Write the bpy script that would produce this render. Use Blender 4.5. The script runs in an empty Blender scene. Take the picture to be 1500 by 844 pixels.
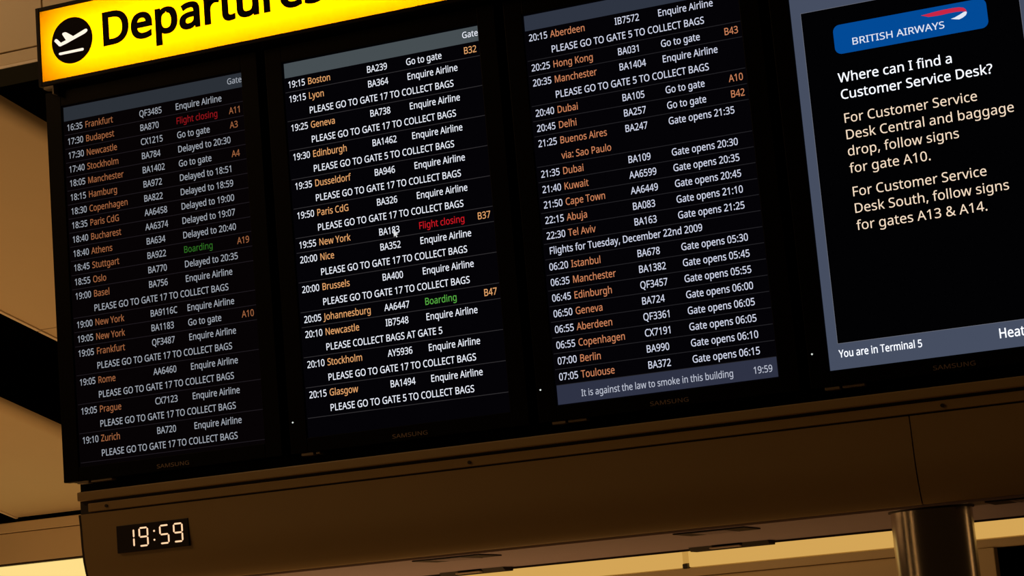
import bpy, bmesh, math, random
from mathutils import Vector
from mathutils.geometry import tessellate_polygon

sc = bpy.context.scene
COL = sc.collection
Z0 = 3.375                     # height of the top edge of the picture area of the displays above the floor

# ---------------------------------------------------------------- camera, world, lights, exposure
cam_d = bpy.data.cameras.new('camera')
cam = bpy.data.objects.new('camera', cam_d)
COL.objects.link(cam)
cam.location = (3.1634, -4.9535, Z0 - 1.6252)
cam.rotation_euler = (math.radians(99.8616), math.radians(4.8380), math.radians(21.3366))
cam_d.sensor_width = 36.0
cam_d.lens = 3056.05 / 1500 * 36.0
cam_d.clip_start = 0.05
sc.camera = cam

sc.view_settings.view_transform = 'Standard'
sc.view_settings.look = 'None'
sc.view_settings.exposure = 0.0
sc.view_settings.gamma = 1.0
sc.view_settings.use_curve_mapping = False

w = bpy.data.worlds.new('hall_ambient')
sc.world = w
w.use_nodes = True
w.node_tree.nodes['Background'].inputs[0].default_value = (1.0, 0.52, 0.18, 1)
w.node_tree.nodes['Background'].inputs[1].default_value = 0.009

def area_lamp(name, loc, target, size, power, col=(1.0, 0.55, 0.205), size_y=None):
    d = bpy.data.lights.new(name, 'AREA')
    d.energy = power
    d.color = col
    d.size = size
    if size_y:
        d.shape = 'RECTANGLE'; d.size_y = size_y
    o = bpy.data.objects.new(name, d)
    COL.objects.link(o)
    o.location = loc
    o.rotation_euler = (Vector(target) - Vector(loc)).to_track_quat('-Z', 'Y').to_euler()
    return o

# unseen fill lamps added to light ceiling, fascia, soffit and shop front
area_lamp('floor_bounce_fill', (-2.9, 0.9, 0.4), (-1.7, 1.9, 3.3), 2.2, 51)
area_lamp('front_fill', (-2.4, -2.0, 4.8), (-0.2, 0.2, 2.4), 1.2, 43)
area_lamp('upper_wall_fill', (-2.6, -0.9, 6.2), (-1.2, 1.2, 4.2), 0.7, 20, (1.0, 0.78, 0.50))
area_lamp('soffit_fill', (0.4, 0.85, 0.25), (0.6, 0.85, 2.0), 0.8, 9)
area_lamp('shopfront_fill', (0.6, 2.4, 2.6), (0.8, 4.0, 1.6), 0.8, 3)
# unseen tall strip lamps, added to give the steel column its reflected streaks
area_lamp('streak_fill', (-1.6, -3.2, 1.6), (2.3, 0.2, 1.6), 0.16, 3.0, size_y=2.6)
area_lamp('streak_fill', (-4.2, -2.0, 1.6), (2.3, 0.2, 1.6), 0.20, 3.0, size_y=2.6)
area_lamp('streak_fill', (5.6, 2.2, 1.6), (2.3, 0.2, 1.6), 0.25, 4.0, size_y=2.6)

# ---------------------------------------------------------------- helpers
def lin(c):
    c = c / 255.0
    return c / 12.92 if c <= 0.04045 else ((c + 0.055) / 1.055) ** 2.4

def rgb(r, g, b):
    return (lin(r), lin(g), lin(b), 1.0)

def surf(name, col, rough=0.6, metal=0.0, spec=0.5, noise=0.0, nscale=20.0):
    m = bpy.data.materials.new(name)
    m.use_nodes = True
    nt = m.node_tree
    b = nt.nodes['Principled BSDF']
    b.inputs['Base Color'].default_value = (*col, 1)
    b.inputs['Roughness'].default_value = rough
    b.inputs['Metallic'].default_value = metal
    b.inputs['Specular IOR Level'].default_value = spec
    if noise:
        tc = nt.nodes.new('ShaderNodeTexCoord')
        nz = nt.nodes.new('ShaderNodeTexNoise')
        nz.inputs['Scale'].default_value = nscale
        nz.inputs['Detail'].default_value = 4
        cr = nt.nodes.new('ShaderNodeMapRange')
        cr.inputs['To Min'].default_value = 1 - noise
        cr.inputs['To Max'].default_value = 1 + noise
        mx = nt.nodes.new('ShaderNodeVectorMath'); mx.operation = 'SCALE'
        mx.inputs[0].default_value = col
        nt.links.new(tc.outputs['Object'], nz.inputs['Vector'])
        nt.links.new(nz.outputs[0], cr.inputs['Value'])
        nt.links.new(cr.outputs[0], mx.inputs['Scale'])
        nt.links.new(mx.outputs[0], b.inputs['Base Color'])
    return m

def glow(name, col, strength=1.0):
    m = bpy.data.materials.new(name)
    m.use_nodes = True
    nt = m.node_tree
    nt.nodes.clear()
    e = nt.nodes.new('ShaderNodeEmission')
    e.inputs[0].default_value = col
    e.inputs[1].default_value = strength
    o = nt.nodes.new('ShaderNodeOutputMaterial')
    nt.links.new(e.outputs[0], o.inputs[0])
    return m

class MB:
    """collects shapes, then links them as one mesh object"""
    def __init__(s):
        s.v = []; s.f = []; s.m = []
    def add(s, vs, fs, mi=0):
        k = len(s.v)
        s.v += [tuple(p) for p in vs]
        s.f += [tuple(i + k for i in f) for f in fs]
        s.m += [mi] * len(fs)
    def box(s, a, b, mi=0, bev=0.0, seg=2):
        bm = bmesh.new()
        bmesh.ops.create_cube(bm, size=1.0)
        for vt in bm.verts:
            vt.co = [(a[i] + b[i]) / 2 + vt.co[i] * (b[i] - a[i]) for i in range(3)]
        if bev:
            bmesh.ops.bevel(bm, geom=bm.edges[:], offset=bev, segments=seg, profile=0.5, affect='EDGES')
        s.from_bm(bm, mi)
    def from_bm(s, bm, mi=0):
        bm.verts.index_update()
        s.add([vt.co[:] for vt in bm.verts], [[vt.index for vt in f.verts] for f in bm.faces], mi)
        bm.free()
    def cyl(s, c, r, z0, z1, n=64, mi=0, r1=None):
        r1 = r if r1 is None else r1
        vs = []
        for i in range(n):
            t = 2 * math.pi * i / n
            vs.append((c[0] + r * math.cos(t), c[1] + r * math.sin(t), z0))
        for i in range(n):
            t = 2 * math.pi * i / n
            vs.append((c[0] + r1 * math.cos(t), c[1] + r1 * math.sin(t), z1))
        fs = [(i, (i + 1) % n, n + (i + 1) % n, n + i) for i in range(n)]
        fs += [tuple(range(n))[::-1], tuple(range(n, 2 * n))]
        s.add(vs, fs, mi)
    def disc(s, x, z, r, y0, y1, n=48, mi=0):
        """round plate standing in the x-z plane"""
        s.poly([(x + r * math.cos(2 * math.pi * i / n), z + r * math.sin(2 * math.pi * i / n)) for i in range(n)], y0, y1, mi)
    def poly(s, pts, y0, y1=None, mi=0):
        """outline in the x-z plane; a plate from y0 (front) to y1 when y1 is given"""
        n = len(pts)
        tris = tessellate_polygon([[Vector((p[0], p[1], 0)) for p in pts]])
        vs = [(p[0], y0, p[1]) for p in pts]
        fs = [tuple(t) for t in tris]
        if y1 is not None:
            vs += [(p[0], y1, p[1]) for p in pts]
            fs += [tuple(i + n for i in t) for t in tris]
            fs += [(i, (i + 1) % n, n + (i + 1) % n, n + i) for i in range(n)]
        s.add(vs, fs, mi)
    def rect(s, x0, x1, z0, z1, y, mi=0):
        s.add([(x0, y, z0), (x1, y, z0), (x1, y, z1), (x0, y, z1)], [(0, 1, 2, 3)], mi)
    def extrude_x(s, prof, x0, x1, mi=0, closed=True):
        """(y, z) profile swept along x"""
        n = len(prof)
        vs = [(x0, p[0], p[1]) for p in prof] + [(x1, p[0], p[1]) for p in prof]
        fs = [(i, (i + 1) % n, n + (i + 1) % n, n + i) for i in range(n if closed else n - 1)]
        if closed:
            fs += [tuple(range(n)), tuple(range(n, 2 * n))[::-1]]
        s.add(vs, fs, mi)
    def build(s, name, mats, parent=None, smooth=False):
        me = bpy.data.meshes.new(name)
        off = world_of(parent)
        me.from_pydata([(p[0] - off[0], p[1] - off[1], p[2] - off[2] + Z0) for p in s.v], [], s.f)
        mats = mats if isinstance(mats, (list, tuple)) else [mats]
        for mt in mats:
            me.materials.append(mt)
        for p, mi in zip(me.polygons, s.m):
            p.material_index = mi
        bm = bmesh.new(); bm.from_mesh(me)
        bmesh.ops.recalc_face_normals(bm, faces=bm.faces[:])
        bm.to_mesh(me); bm.free()
        if smooth:
            for p in me.polygons:
                p.use_smooth = True
            me.set_sharp_from_angle(angle=math.radians(35))
        me.update()
        o = bpy.data.objects.new(name, me)
        COL.objects.link(o)
        if parent:
            o.parent = parent
        return o

def world_of(o):
    p = Vector((0, 0, 0))
    while o:
        p = p + o.location
        o = o.parent
    return p

def thing(name, label, cat, loc, group=None):
    o = bpy.data.objects.new(name, None)
    o.empty_display_size = 0.05
    COL.objects.link(o)
    o.location = (loc[0], loc[1], loc[2] + Z0)
    return tag(o, label, cat, group)

def tag(o, label, cat, group=None):
    o['label'] = label
    o['category'] = cat
    if group:
        o['group'] = group
    return o

def struct(o):
    o['kind'] = 'structure'
    return o

# ---------------------------------------------------------------- lettering
# outlines per character: advance width, points x,y (capital height = 1000), then triangles
REG="""
& 1025 426,1015,474,1013,517,1004,555,989,589,970,616,945,639,916,655,882,665,843,668,800,662,744,643,694,611,650,570,610,522,573,468,538,738,277,761,308,781,341,798,377,812,416,825,457,836,500,961,500,945,442,926,386,905,333,880,284,851,239,818,199,1022,0,856,0,734,118,704,93,673,70,640,49,605,31,568,15,529,3,486,-7,440,-12,389,-14,328,-11,272,0,222,18,178,42,142,73,113,111,91,155,79,205,74,261,77,306,86,347,100,384,120,417,145,448,175,476,210,503,248,529,290,555,270,577,251,601,232,625,215,650,200,676,186,704,176,733,170,764,168,797,171,840,182,880,199,915,222,945,252,970,288,989,329,1004,375,1013,364,478,332,458,303,438,278,418,256,397,238,375,223,352,212,326,205,297,203,265,209,217,226,176,255,141,293,116,340,100,394,95,451,99,502,108,548,125,588,146,624,169,655,195,422,915,385,911,353,901,326,884,305,861,293,832,289,798,291,766,300,735,315,705,336,676,361,644,392,611,442,642,481,672,511,701,530,731,542,764,546,800,542,831,531,859,513,882,488,900,457,911 76,1,0,75,1,76,75,2,1,74,2,75,74,3,2,73,3,74,73,4,3,73,5,4,72,5,73,72,6,5,71,6,72,71,99,6,99,122,6,122,7,6,70,100,71,100,99,71,70,101,100,121,7,122,70,102,101,120,7,121,70,103,102,119,7,120,119,8,7,69,103,70,69,104,103,118,8,119,118,9,8,68,104,69,68,105,104,117,9,118,116,9,117,116,10,9,68,106,105,67,106,68,67,107,106,66,107,67,115,10,116,115,11,10,66,108,107,65,108,66,114,11,115,65,109,108,64,109,65,113,11,114,113,12,11,63,109,64,63,110,109,112,12,113,112,13,12,62,110,63,62,111,110,111,13,112,61,111,62,61,13,111,61,14,13,60,14,61,59,14,60,59,15,14,58,15,59,58,77,15,77,16,15,57,77,58,56,77,57,21,23,22,21,24,23,56,78,77,98,16,77,55,78,56,55,79,78,20,24,21,54,79,55,20,25,24,54,80,79,54,81,80,53,81,54,19,25,20,53,82,81,19,26,25,52,82,53,18,26,19,52,83,82,52,84,83,51,84,52,17,26,18,17,27,26,51,85,84,16,27,17,50,85,51,50,86,85,16,28,27,98,28,16,50,87,86,49,87,50,98,29,28,49,88,87,48,88,49,98,30,29,97,30,98,48,89,88,96,32,97,32,30,97,47,89,48,95,32,96,47,90,89,94,32,95,94,33,32,31,30,32,47,91,90,46,91,47,93,33,94,46,92,91,92,33,93,46,33,92,46,34,33,45,34,46,45,35,34,45,36,35,44,36,45,44,37,36,43,37,44,43,38,37,43,39,38,42,39,43,42,40,39,41,40,42
, 375 269,147,260,113,249,78,237,41,223,2,209,-36,194,-74,179,-111,163,-146,148,-181,57,-181,67,-144,76,-106,85,-67,93,-26,102,14,109,54,116,92,122,129,127,162,259,162 18,20,19,18,0,20,18,1,0,17,1,18,17,2,1,16,2,17,16,3,2,15,3,16,15,4,3,14,4,15,14,5,4,13,5,14,13,6,5,12,6,13,12,7,6,11,7,12,11,8,7,10,8,11,10,9,8
. 375 101,76,104,107,112,131,126,148,144,160,164,167,186,169,209,167,230,160,249,148,263,131,272,107,275,76,272,45,263,21,249,3,230,-10,209,-17,186,-20,164,-17,144,-10,126,3,112,21,104,45 5,7,6,4,7,5,4,8,7,3,8,4,3,9,8,2,9,3,2,10,9,1,10,2,1,11,10,0,11,1,0,12,11,23,12,0,23,13,12,22,13,23,22,14,13,21,14,22,21,15,14,20,15,21,20,16,15,20,17,16,19,17,20,19,18,17
0 801 732,501,730,423,724,351,714,284,700,224,680,170,656,123,627,82,592,48,553,21,507,2,456,-10,399,-14,329,-7,267,13,214,48,169,95,132,154,104,225,85,307,73,399,69,501,72,604,83,697,102,779,128,849,163,908,207,954,261,988,325,1009,399,1015,470,1009,532,988,585,954,631,908,668,849,696,779,716,697,728,604,192,501,194,415,201,339,212,273,229,217,250,172,278,137,312,111,352,96,399,91,446,96,487,111,520,136,548,171,570,216,587,272,599,339,606,415,608,501,606,588,599,664,587,729,570,784,548,830,520,865,487,890,446,905,399,910,352,905,312,890,278,865,250,830,229,784,212,729,201,664,194,588 29,31,30,28,31,29,28,32,31,27,32,28,27,33,32,26,33,27,26,66,33,66,34,33,26,67,66,65,34,66,25,67,26,65,35,34,64,35,65,25,68,67,25,69,68,63,35,64,25,70,69,62,35,63,62,36,35,24,70,25,24,71,70,61,36,62,24,72,71,60,36,61,23,72,24,60,37,36,23,73,72,59,37,60,22,73,23,59,38,37,22,74,73,58,38,59,21,74,22,58,0,38,21,39,74,57,0,58,20,39,21,20,40,39,56,0,57,56,1,0,56,2,1,20,41,40,55,2,56,19,41,20,55,3,2,19,42,41,54,3,55,18,42,19,54,4,3,18,43,42,53,4,54,17,43,18,53,5,4,17,44,43,52,5,53,17,45,44,51,5,52,51,6,5,16,45,17,16,46,45,50,6,51,50,7,6,16,47,46,49,7,50,16,48,47,48,7,49,15,48,16,15,7,48,15,8,7,15,9,8,14,9,15,14,10,9,13,10,14,13,11,10,12,11,13
1 801 497,0,377,0,377,699,377,725,377,747,377,768,378,786,379,803,380,820,380,837,381,854,382,871,368,857,354,844,342,833,329,822,313,809,296,794,189,707,125,790,395,1000,497,1000 19,21,20,19,11,21,11,0,21,19,12,11,10,0,11,19,13,12,9,0,10,19,14,13,8,0,9,19,15,14,19,16,15,7,0,8,19,17,16,6,0,7,19,18,17,5,0,6,4,0,5,3,0,4,2,0,3,1,0,2
2 801 728,0,67,0,67,102,329,367,377,415,419,460,457,501,488,540,514,579,535,617,550,656,559,697,562,741,556,792,540,833,513,866,477,890,434,904,385,909,339,906,296,898,257,884,220,865,182,841,144,814,78,896,105,918,134,938,165,957,197,973,231,987,267,999,305,1007,344,1012,385,1014,445,1010,498,1000,546,982,588,957,622,927,651,890,671,848,684,800,688,748,684,697,673,648,655,601,631,555,601,510,566,466,525,420,481,373,431,324,223,118,223,112,728,112 33,35,34,32,35,33,32,36,35,31,36,32,31,37,36,30,37,31,29,37,30,29,38,37,28,38,29,28,39,38,27,39,28,26,39,27,26,18,39,18,40,39,25,18,26,25,19,18,17,40,18,25,20,19,16,40,17,25,21,20,24,23,25,23,22,25,22,21,25,16,41,40,15,41,16,14,41,15,14,42,41,13,42,14,13,43,42,12,43,13,12,44,43,11,44,12,10,44,11,10,45,44,9,45,10,9,46,45,8,46,9,8,47,46,7,47,8,7,48,47,6,48,7,6,49,48,5,49,6,5,50,49,4,50,5,4,51,50,3,51,4,3,52,51,2,52,3,2,53,52,2,54,53,2,55,54,2,0,55,1,0,2
3 801 690,766,688,723,679,685,665,650,646,619,622,593,593,570,560,552,523,537,483,527,483,521,557,506,616,481,662,445,695,400,715,346,721,284,717,229,703,177,681,130,649,88,607,52,555,24,493,3,421,-10,338,-14,286,-13,238,-9,192,-2,148,8,105,22,63,41,63,155,106,136,151,120,199,107,247,97,293,92,339,90,420,95,485,113,533,142,566,182,586,230,592,287,589,326,578,360,560,389,534,412,502,431,464,445,419,455,368,462,312,464,216,464,216,569,314,569,366,571,412,579,452,592,486,610,514,633,536,659,552,689,561,722,564,758,559,803,543,840,515,870,479,893,434,906,382,910,348,909,316,906,286,900,257,892,231,882,205,870,180,857,155,842,130,826,69,910,107,937,151,961,201,983,256,1000,316,1011,381,1014,477,1006,554,983,614,944,657,893,682,834 86,88,87,85,88,86,85,89,88,84,89,85,83,89,84,83,90,89,82,90,83,82,91,90,81,71,82,71,91,82,80,79,81,79,78,81,78,77,81,77,76,81,76,75,81,75,74,81,74,73,81,73,72,81,72,71,81,70,91,71,69,91,70,69,92,91,68,92,69,67,92,68,66,92,67,66,0,92,65,0,66,65,1,0,64,1,65,64,2,1,63,2,64,62,2,63,62,3,2,61,3,62,61,4,3,60,4,61,60,5,4,59,5,60,59,6,5,58,6,59,57,6,58,56,6,57,56,7,6,54,56,55,54,7,56,54,8,7,54,9,8,54,10,9,54,11,10,54,12,11,54,53,12,53,52,12,52,13,12,51,13,52,50,13,51,49,13,50,49,14,13,48,14,49,47,14,48,47,15,14,46,15,47,45,15,46,45,16,15,44,16,45,43,16,44,43,17,16,42,17,43,42,18,17,41,18,42,41,19,18,31,33,32,40,19,41,31,34,33,40,20,19,31,35,34,39,20,40,31,36,35,31,37,36,38,20,39,31,38,37,31,20,38,31,21,20,31,22,21,30,22,31,30,23,22,29,23,30,28,23,29,28,24,23,27,24,28,26,24,27,26,25,24
4 801 773,227,627,227,627,0,508,0,508,227,29,227,29,332,500,1006,627,1006,627,338,773,338,508,653,508,676,509,698,509,719,510,739,510,758,511,776,512,793,513,810,513,827,514,843,515,859,515,874,510,874,502,856,492,837,482,817,471,797,460,780,450,765,150,338,508,338 6,24,7,24,8,7,24,23,8,23,9,8,6,25,24,22,9,23,21,9,22,6,26,25,20,9,21,6,27,26,19,9,20,6,28,27,18,9,19,6,29,28,17,9,18,6,30,29,16,9,17,6,31,30,15,9,16,14,9,15,13,9,14,12,9,13,11,9,12,32,9,11,6,32,31,6,9,32,6,10,9,6,0,10,5,0,6,4,0,5,3,1,4,1,0,4,3,2,1
5 801 385,613,450,610,510,598,563,578,610,552,649,518,680,478,703,432,717,379,721,319,716,253,701,194,676,141,642,95,600,56,548,26,489,4,422,-10,347,-14,297,-12,249,-8,202,0,160,11,121,24,88,41,88,157,124,138,165,122,211,109,258,99,304,93,349,91,396,94,439,101,478,114,512,132,541,156,564,186,582,221,592,261,595,307,589,367,568,417,535,457,487,486,424,504,345,510,317,509,287,507,255,503,223,498,196,493,174,489,112,528,150,1000,651,1000,651,888,255,888,231,598,249,601,270,604,296,608,324,611,353,613 53,57,54,57,55,54,57,56,55,53,58,57,63,1,0,62,1,63,61,1,62,61,2,1,60,2,61,59,2,60,58,2,59,53,2,58,53,3,2,53,4,3,53,5,4,52,51,53,51,50,53,50,49,53,49,48,53,48,47,53,47,46,53,46,5,53,46,45,5,45,6,5,44,6,45,43,6,44,43,7,6,42,7,43,42,8,7,41,8,42,41,9,8,40,9,41,40,10,9,39,10,40,38,10,39,38,11,10,37,11,38,37,12,11,36,12,37,24,26,25,35,12,36,35,13,12,24,27,26,34,13,35,24,28,27,33,13,34,24,29,28,32,13,33,24,30,29,32,14,13,31,14,32,24,31,30,24,14,31,24,15,14,23,15,24,23,16,15,22,16,23,21,16,22,21,17,16,20,17,21,19,17,20,19,18,17
6 801 77,427,78,485,82,542,89,598,99,653,113,706,130,757,152,805,179,849,211,890,249,926,293,956,342,981,399,999,463,1010,535,1014,555,1014,577,1013,600,1011,622,1009,642,1006,658,1001,658,896,641,901,622,906,602,909,580,911,559,913,538,913,477,910,423,899,377,881,337,857,303,827,275,793,253,754,235,711,221,664,211,614,204,562,200,508,209,508,224,530,242,550,262,569,285,585,311,599,340,611,372,619,407,624,445,626,501,622,552,610,597,590,638,563,671,528,699,487,719,438,731,383,735,322,731,256,718,196,696,143,666,96,630,58,586,27,536,4,480,-9,417,-14,371,-11,326,-2,284,13,245,33,209,61,176,94,147,133,123,179,103,232,89,291,80,356,416,90,471,96,519,115,559,146,589,191,607,250,613,322,608,381,592,432,565,473,528,505,479,523,420,529,378,526,340,517,305,502,275,482,250,459,229,433,214,404,205,376,202,346,203,315,208,285,215,255,225,226,239,198,256,172,275,149,298,129,323,112,351,100,382,92 14,16,15,14,17,16,14,18,17,14,19,18,13,19,14,13,20,19,13,21,20,13,22,21,12,23,13,23,22,13,11,25,12,25,24,12,24,23,12,10,27,11,27,26,11,26,25,11,9,29,10,29,28,10,28,27,10,9,30,29,9,31,30,8,31,9,8,32,31,8,33,32,7,33,8,7,34,33,6,34,7,6,35,34,5,35,6,5,36,35,5,37,36,4,37,5,4,38,37,3,38,4,49,51,50,48,51,49,48,52,51,47,52,48,3,39,38,46,52,47,46,53,52,45,53,46,2,39,3,45,54,53,44,54,45,43,54,44,43,55,54,2,40,39,42,92,43,92,55,43,1,40,2,41,93,42,93,92,42,91,55,92,91,56,55,41,94,93,90,56,91,41,95,94,1,41,40,1,95,41,89,56,90,1,96,95,89,57,56,0,96,1,0,97,96,88,57,89,0,98,97,88,58,57,0,99,98,87,58,88,79,99,0,79,100,99,87,59,58,86,59,87,79,101,100,78,101,79,78,102,101,85,59,86,85,60,59,78,103,102,77,103,78,77,104,103,85,61,60,77,105,104,84,61,85,76,105,77,76,106,105,76,107,106,84,62,61,83,62,84,75,107,76,75,108,107,75,109,108,82,62,83,82,63,62,74,109,75,74,110,109,81,63,82,74,111,110,74,112,111,81,64,63,80,64,81,73,112,74,73,80,112,73,64,80,72,64,73,72,65,64,71,65,72,71,66,65,70,66,71,70,67,66,69,67,70,69,68,67
7 801 190,0,601,888,62,888,62,1000,732,1000,732,905,326,0 2,4,3,2,5,4,2,1,5,1,6,5,0,6,1
8 801 399,1014,456,1011,507,1002,555,987,596,966,631,939,660,906,682,868,695,824,699,775,696,736,687,701,673,669,654,641,631,614,604,590,574,568,542,548,508,529,548,509,586,487,620,463,652,437,679,408,701,377,718,342,728,303,731,259,727,206,713,157,690,114,660,77,622,45,576,20,524,1,467,-10,403,-14,335,-10,274,0,221,18,175,43,137,73,107,110,86,153,73,201,69,255,72,299,81,338,97,374,119,406,144,435,174,461,206,484,240,504,276,522,244,542,215,563,187,586,162,611,141,638,124,668,111,701,103,737,101,776,105,825,118,868,140,905,169,938,205,965,246,986,293,1002,344,1011,189,254,195,208,212,167,241,132,282,106,335,89,401,84,463,89,515,106,557,132,587,168,605,210,611,258,608,289,599,318,585,344,565,368,541,390,512,410,479,429,442,447,401,464,378,472,339,454,305,435,275,415,249,393,228,370,211,345,199,317,191,287,398,915,349,910,307,898,271,877,243,849,227,813,221,770,224,738,232,709,246,683,264,661,286,641,312,624,341,608,372,592,405,577,436,592,465,607,492,623,516,641,537,662,554,684,567,710,574,738,577,770,572,813,555,849,528,877,492,898,448,910 71,1,0,71,2,1,70,2,71,70,3,2,69,3,70,69,4,3,68,4,69,68,5,4,67,5,68,67,6,5,66,103,67,103,6,67,66,104,103,132,6,103,66,105,104,131,6,132,131,7,6,65,105,66,65,106,105,130,7,131,65,107,106,129,7,130,129,8,7,64,107,65,64,108,107,128,8,129,63,108,64,128,9,8,63,109,108,127,9,128,62,109,63,127,10,9,62,110,109,126,10,127,125,10,126,62,111,110,61,111,62,125,11,10,124,11,125,61,112,111,124,12,11,60,112,61,123,12,124,60,113,112,123,13,12,59,113,60,122,13,123,59,114,113,59,115,114,121,13,122,121,14,13,58,115,59,58,116,115,120,14,121,120,15,14,57,116,58,57,117,116,119,15,120,57,118,117,118,15,119,118,16,15,56,118,57,56,16,118,56,17,16,55,17,56,55,18,17,54,18,55,54,19,18,53,19,54,53,20,19,52,20,53,52,21,20,51,94,52,94,21,52,51,95,94,93,21,94,92,21,93,92,22,21,50,95,51,50,96,95,91,22,92,91,23,22,49,96,50,49,97,96,90,23,91,49,98,97,89,23,90,89,24,23,48,98,49,48,99,98,88,24,89,88,25,24,47,99,48,47,100,99,87,25,88,47,101,100,86,25,87,86,26,25,46,101,47,85,26,86,46,102,101,85,27,26,45,102,46,84,27,85,45,72,102,84,28,27,83,28,84,44,72,45,44,73,72,82,28,83,44,74,73,82,29,28,43,74,44,81,29,82,43,75,74,81,30,29,42,75,43,42,76,75,80,30,81,80,31,30,41,76,42,41,77,76,79,31,80,78,31,79,41,78,77,41,31,78,41,32,31,40,32,41,40,33,32,39,33,40,39,34,33,38,34,39,38,35,34,37,35,38,37,36,35
9 801 728,573,727,516,723,459,716,403,707,347,693,294,675,243,653,195,626,151,594,110,556,74,512,44,462,19,405,1,341,-10,269,-14,249,-14,228,-12,204,-11,181,-8,160,-4,143,0,143,105,161,100,180,95,202,92,224,89,245,87,266,87,328,90,382,101,428,119,467,143,501,172,529,207,552,245,570,288,584,335,594,385,600,437,604,490,595,490,580,469,562,450,542,431,519,415,493,401,464,389,432,381,396,376,357,374,302,378,252,390,207,410,166,437,133,471,106,513,86,561,74,615,70,676,74,743,88,803,110,857,140,904,177,942,221,973,272,996,328,1009,389,1014,436,1011,480,1002,522,987,562,965,598,938,630,905,659,865,683,819,702,768,717,709,725,644,389,910,335,904,288,885,247,853,216,808,198,750,192,678,197,618,213,567,239,526,276,495,324,477,384,471,427,474,465,483,500,498,530,518,556,541,576,567,592,596,601,624,604,654,602,684,598,714,590,744,580,774,567,802,550,828,531,851,509,871,483,888,455,900,423,908 67,69,68,67,70,69,66,70,67,66,71,70,65,71,66,65,72,71,64,72,65,64,73,72,63,73,64,63,80,73,80,74,73,63,81,80,112,74,80,111,74,112,111,75,74,63,82,81,62,82,63,110,75,111,109,75,110,62,83,82,108,75,109,108,76,75,61,83,62,61,84,83,107,76,108,106,76,107,106,77,76,61,85,84,60,85,61,105,77,106,104,77,105,104,78,77,60,86,85,103,78,104,59,86,60,102,78,103,102,79,78,101,79,102,59,87,86,58,87,59,100,79,101,100,0,79,99,0,100,58,88,87,57,88,58,98,0,99,98,1,0,57,89,88,97,1,98,56,89,57,96,1,97,56,90,89,95,1,96,95,40,1,40,2,1,55,90,56,94,41,95,41,40,95,55,91,90,94,42,41,39,2,40,93,42,94,55,92,91,92,42,93,54,92,55,54,42,92,54,43,42,39,3,2,54,44,43,53,44,54,38,3,39,53,45,44,53,46,45,52,46,53,38,4,3,52,47,46,51,47,52,51,48,47,37,4,38,51,49,48,50,49,51,37,5,4,36,5,37,36,6,5,35,6,36,34,6,35,34,7,6,33,7,34,33,8,7,32,8,33,32,9,8,31,9,32,30,9,31,30,10,9,21,23,22,29,10,30,21,24,23,21,25,24,21,26,25,28,10,29,21,27,26,21,28,27,21,10,28,21,11,10,21,12,11,21,13,12,21,14,13,20,14,21,19,14,20,18,14,19,18,15,14,17,15,18,16,15,17
: 375 101,675,104,707,112,732,126,749,144,761,164,768,186,770,209,768,230,761,249,749,263,732,272,707,275,675,272,645,263,620,249,602,230,590,209,582,186,580,164,582,144,590,126,602,112,620,104,645,101,76,104,107,112,131,126,148,144,160,164,167,186,169,209,167,230,160,249,148,263,131,272,107,275,76,272,45,263,21,249,3,230,-10,209,-17,186,-20,164,-17,144,-10,126,3,112,21,104,45 29,31,30,28,31,29,28,32,31,27,32,28,27,33,32,26,33,27,26,34,33,25,34,26,25,35,34,24,35,25,24,36,35,47,36,24,47,37,36,46,37,47,46,38,37,45,38,46,45,39,38,44,39,45,44,40,39,44,41,40,43,41,44,43,42,41,5,7,6,4,7,5,4,8,7,3,8,4,3,9,8,2,9,3,2,10,9,1,10,2,1,11,10,0,11,1,0,12,11,23,12,0,23,13,12,22,13,23,22,14,13,21,14,22,21,15,14,20,15,21,20,16,15,19,16,20,19,17,16,18,17,19
? 608 164,76,167,107,175,131,188,148,206,160,227,167,251,169,273,167,293,160,311,148,325,131,333,107,336,76,333,45,325,21,311,3,293,-10,273,-17,251,-20,227,-17,206,-10,188,3,175,21,167,45,196,319,197,353,201,384,207,411,215,436,227,461,243,485,262,508,286,533,314,557,347,587,376,612,398,634,417,655,431,675,441,695,448,716,452,739,454,766,449,808,434,842,410,870,377,890,335,902,284,906,240,904,200,898,162,889,127,876,93,863,60,847,17,945,55,964,97,980,141,994,188,1005,238,1012,293,1014,375,1007,443,985,499,948,539,899,563,839,571,769,569,729,562,693,551,662,536,633,517,606,494,581,467,555,438,529,406,501,378,476,354,453,335,433,321,413,310,394,303,375,298,354,295,331,294,305,294,282,196,282 60,62,61,59,62,60,59,63,62,58,63,59,57,63,58,57,64,63,56,64,57,55,64,56,55,65,64,54,53,55,53,52,55,52,51,55,51,50,55,50,49,55,49,48,55,48,65,55,47,65,48,46,65,47,46,66,65,45,66,46,44,66,45,43,66,44,43,67,66,42,67,43,42,68,67,41,68,42,40,68,41,40,69,68,39,69,40,38,69,39,38,70,69,37,70,38,37,71,70,36,71,37,35,71,36,35,72,71,34,72,35,34,73,72,33,73,34,33,74,73,32,74,33,32,75,74,31,75,32,31,76,75,30,76,31,30,77,76,29,77,30,29,78,77,28,78,29,28,79,78,27,79,28,27,80,79,27,81,80,26,81,27,26,82,81,25,82,26,25,83,82,25,84,83,24,84,25,24,85,84,87,85,24,87,86,85,5,7,6,4,7,5,4,8,7,3,8,4,3,9,8,2,9,3,2,10,9,1,10,2,1,11,10,0,11,1,0,12,11,23,12,0,23,13,12,22,13,23,22,14,13,21,14,22,21,15,14,20,15,21,20,16,15,20,17,16,19,17,20,19,18,17
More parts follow.
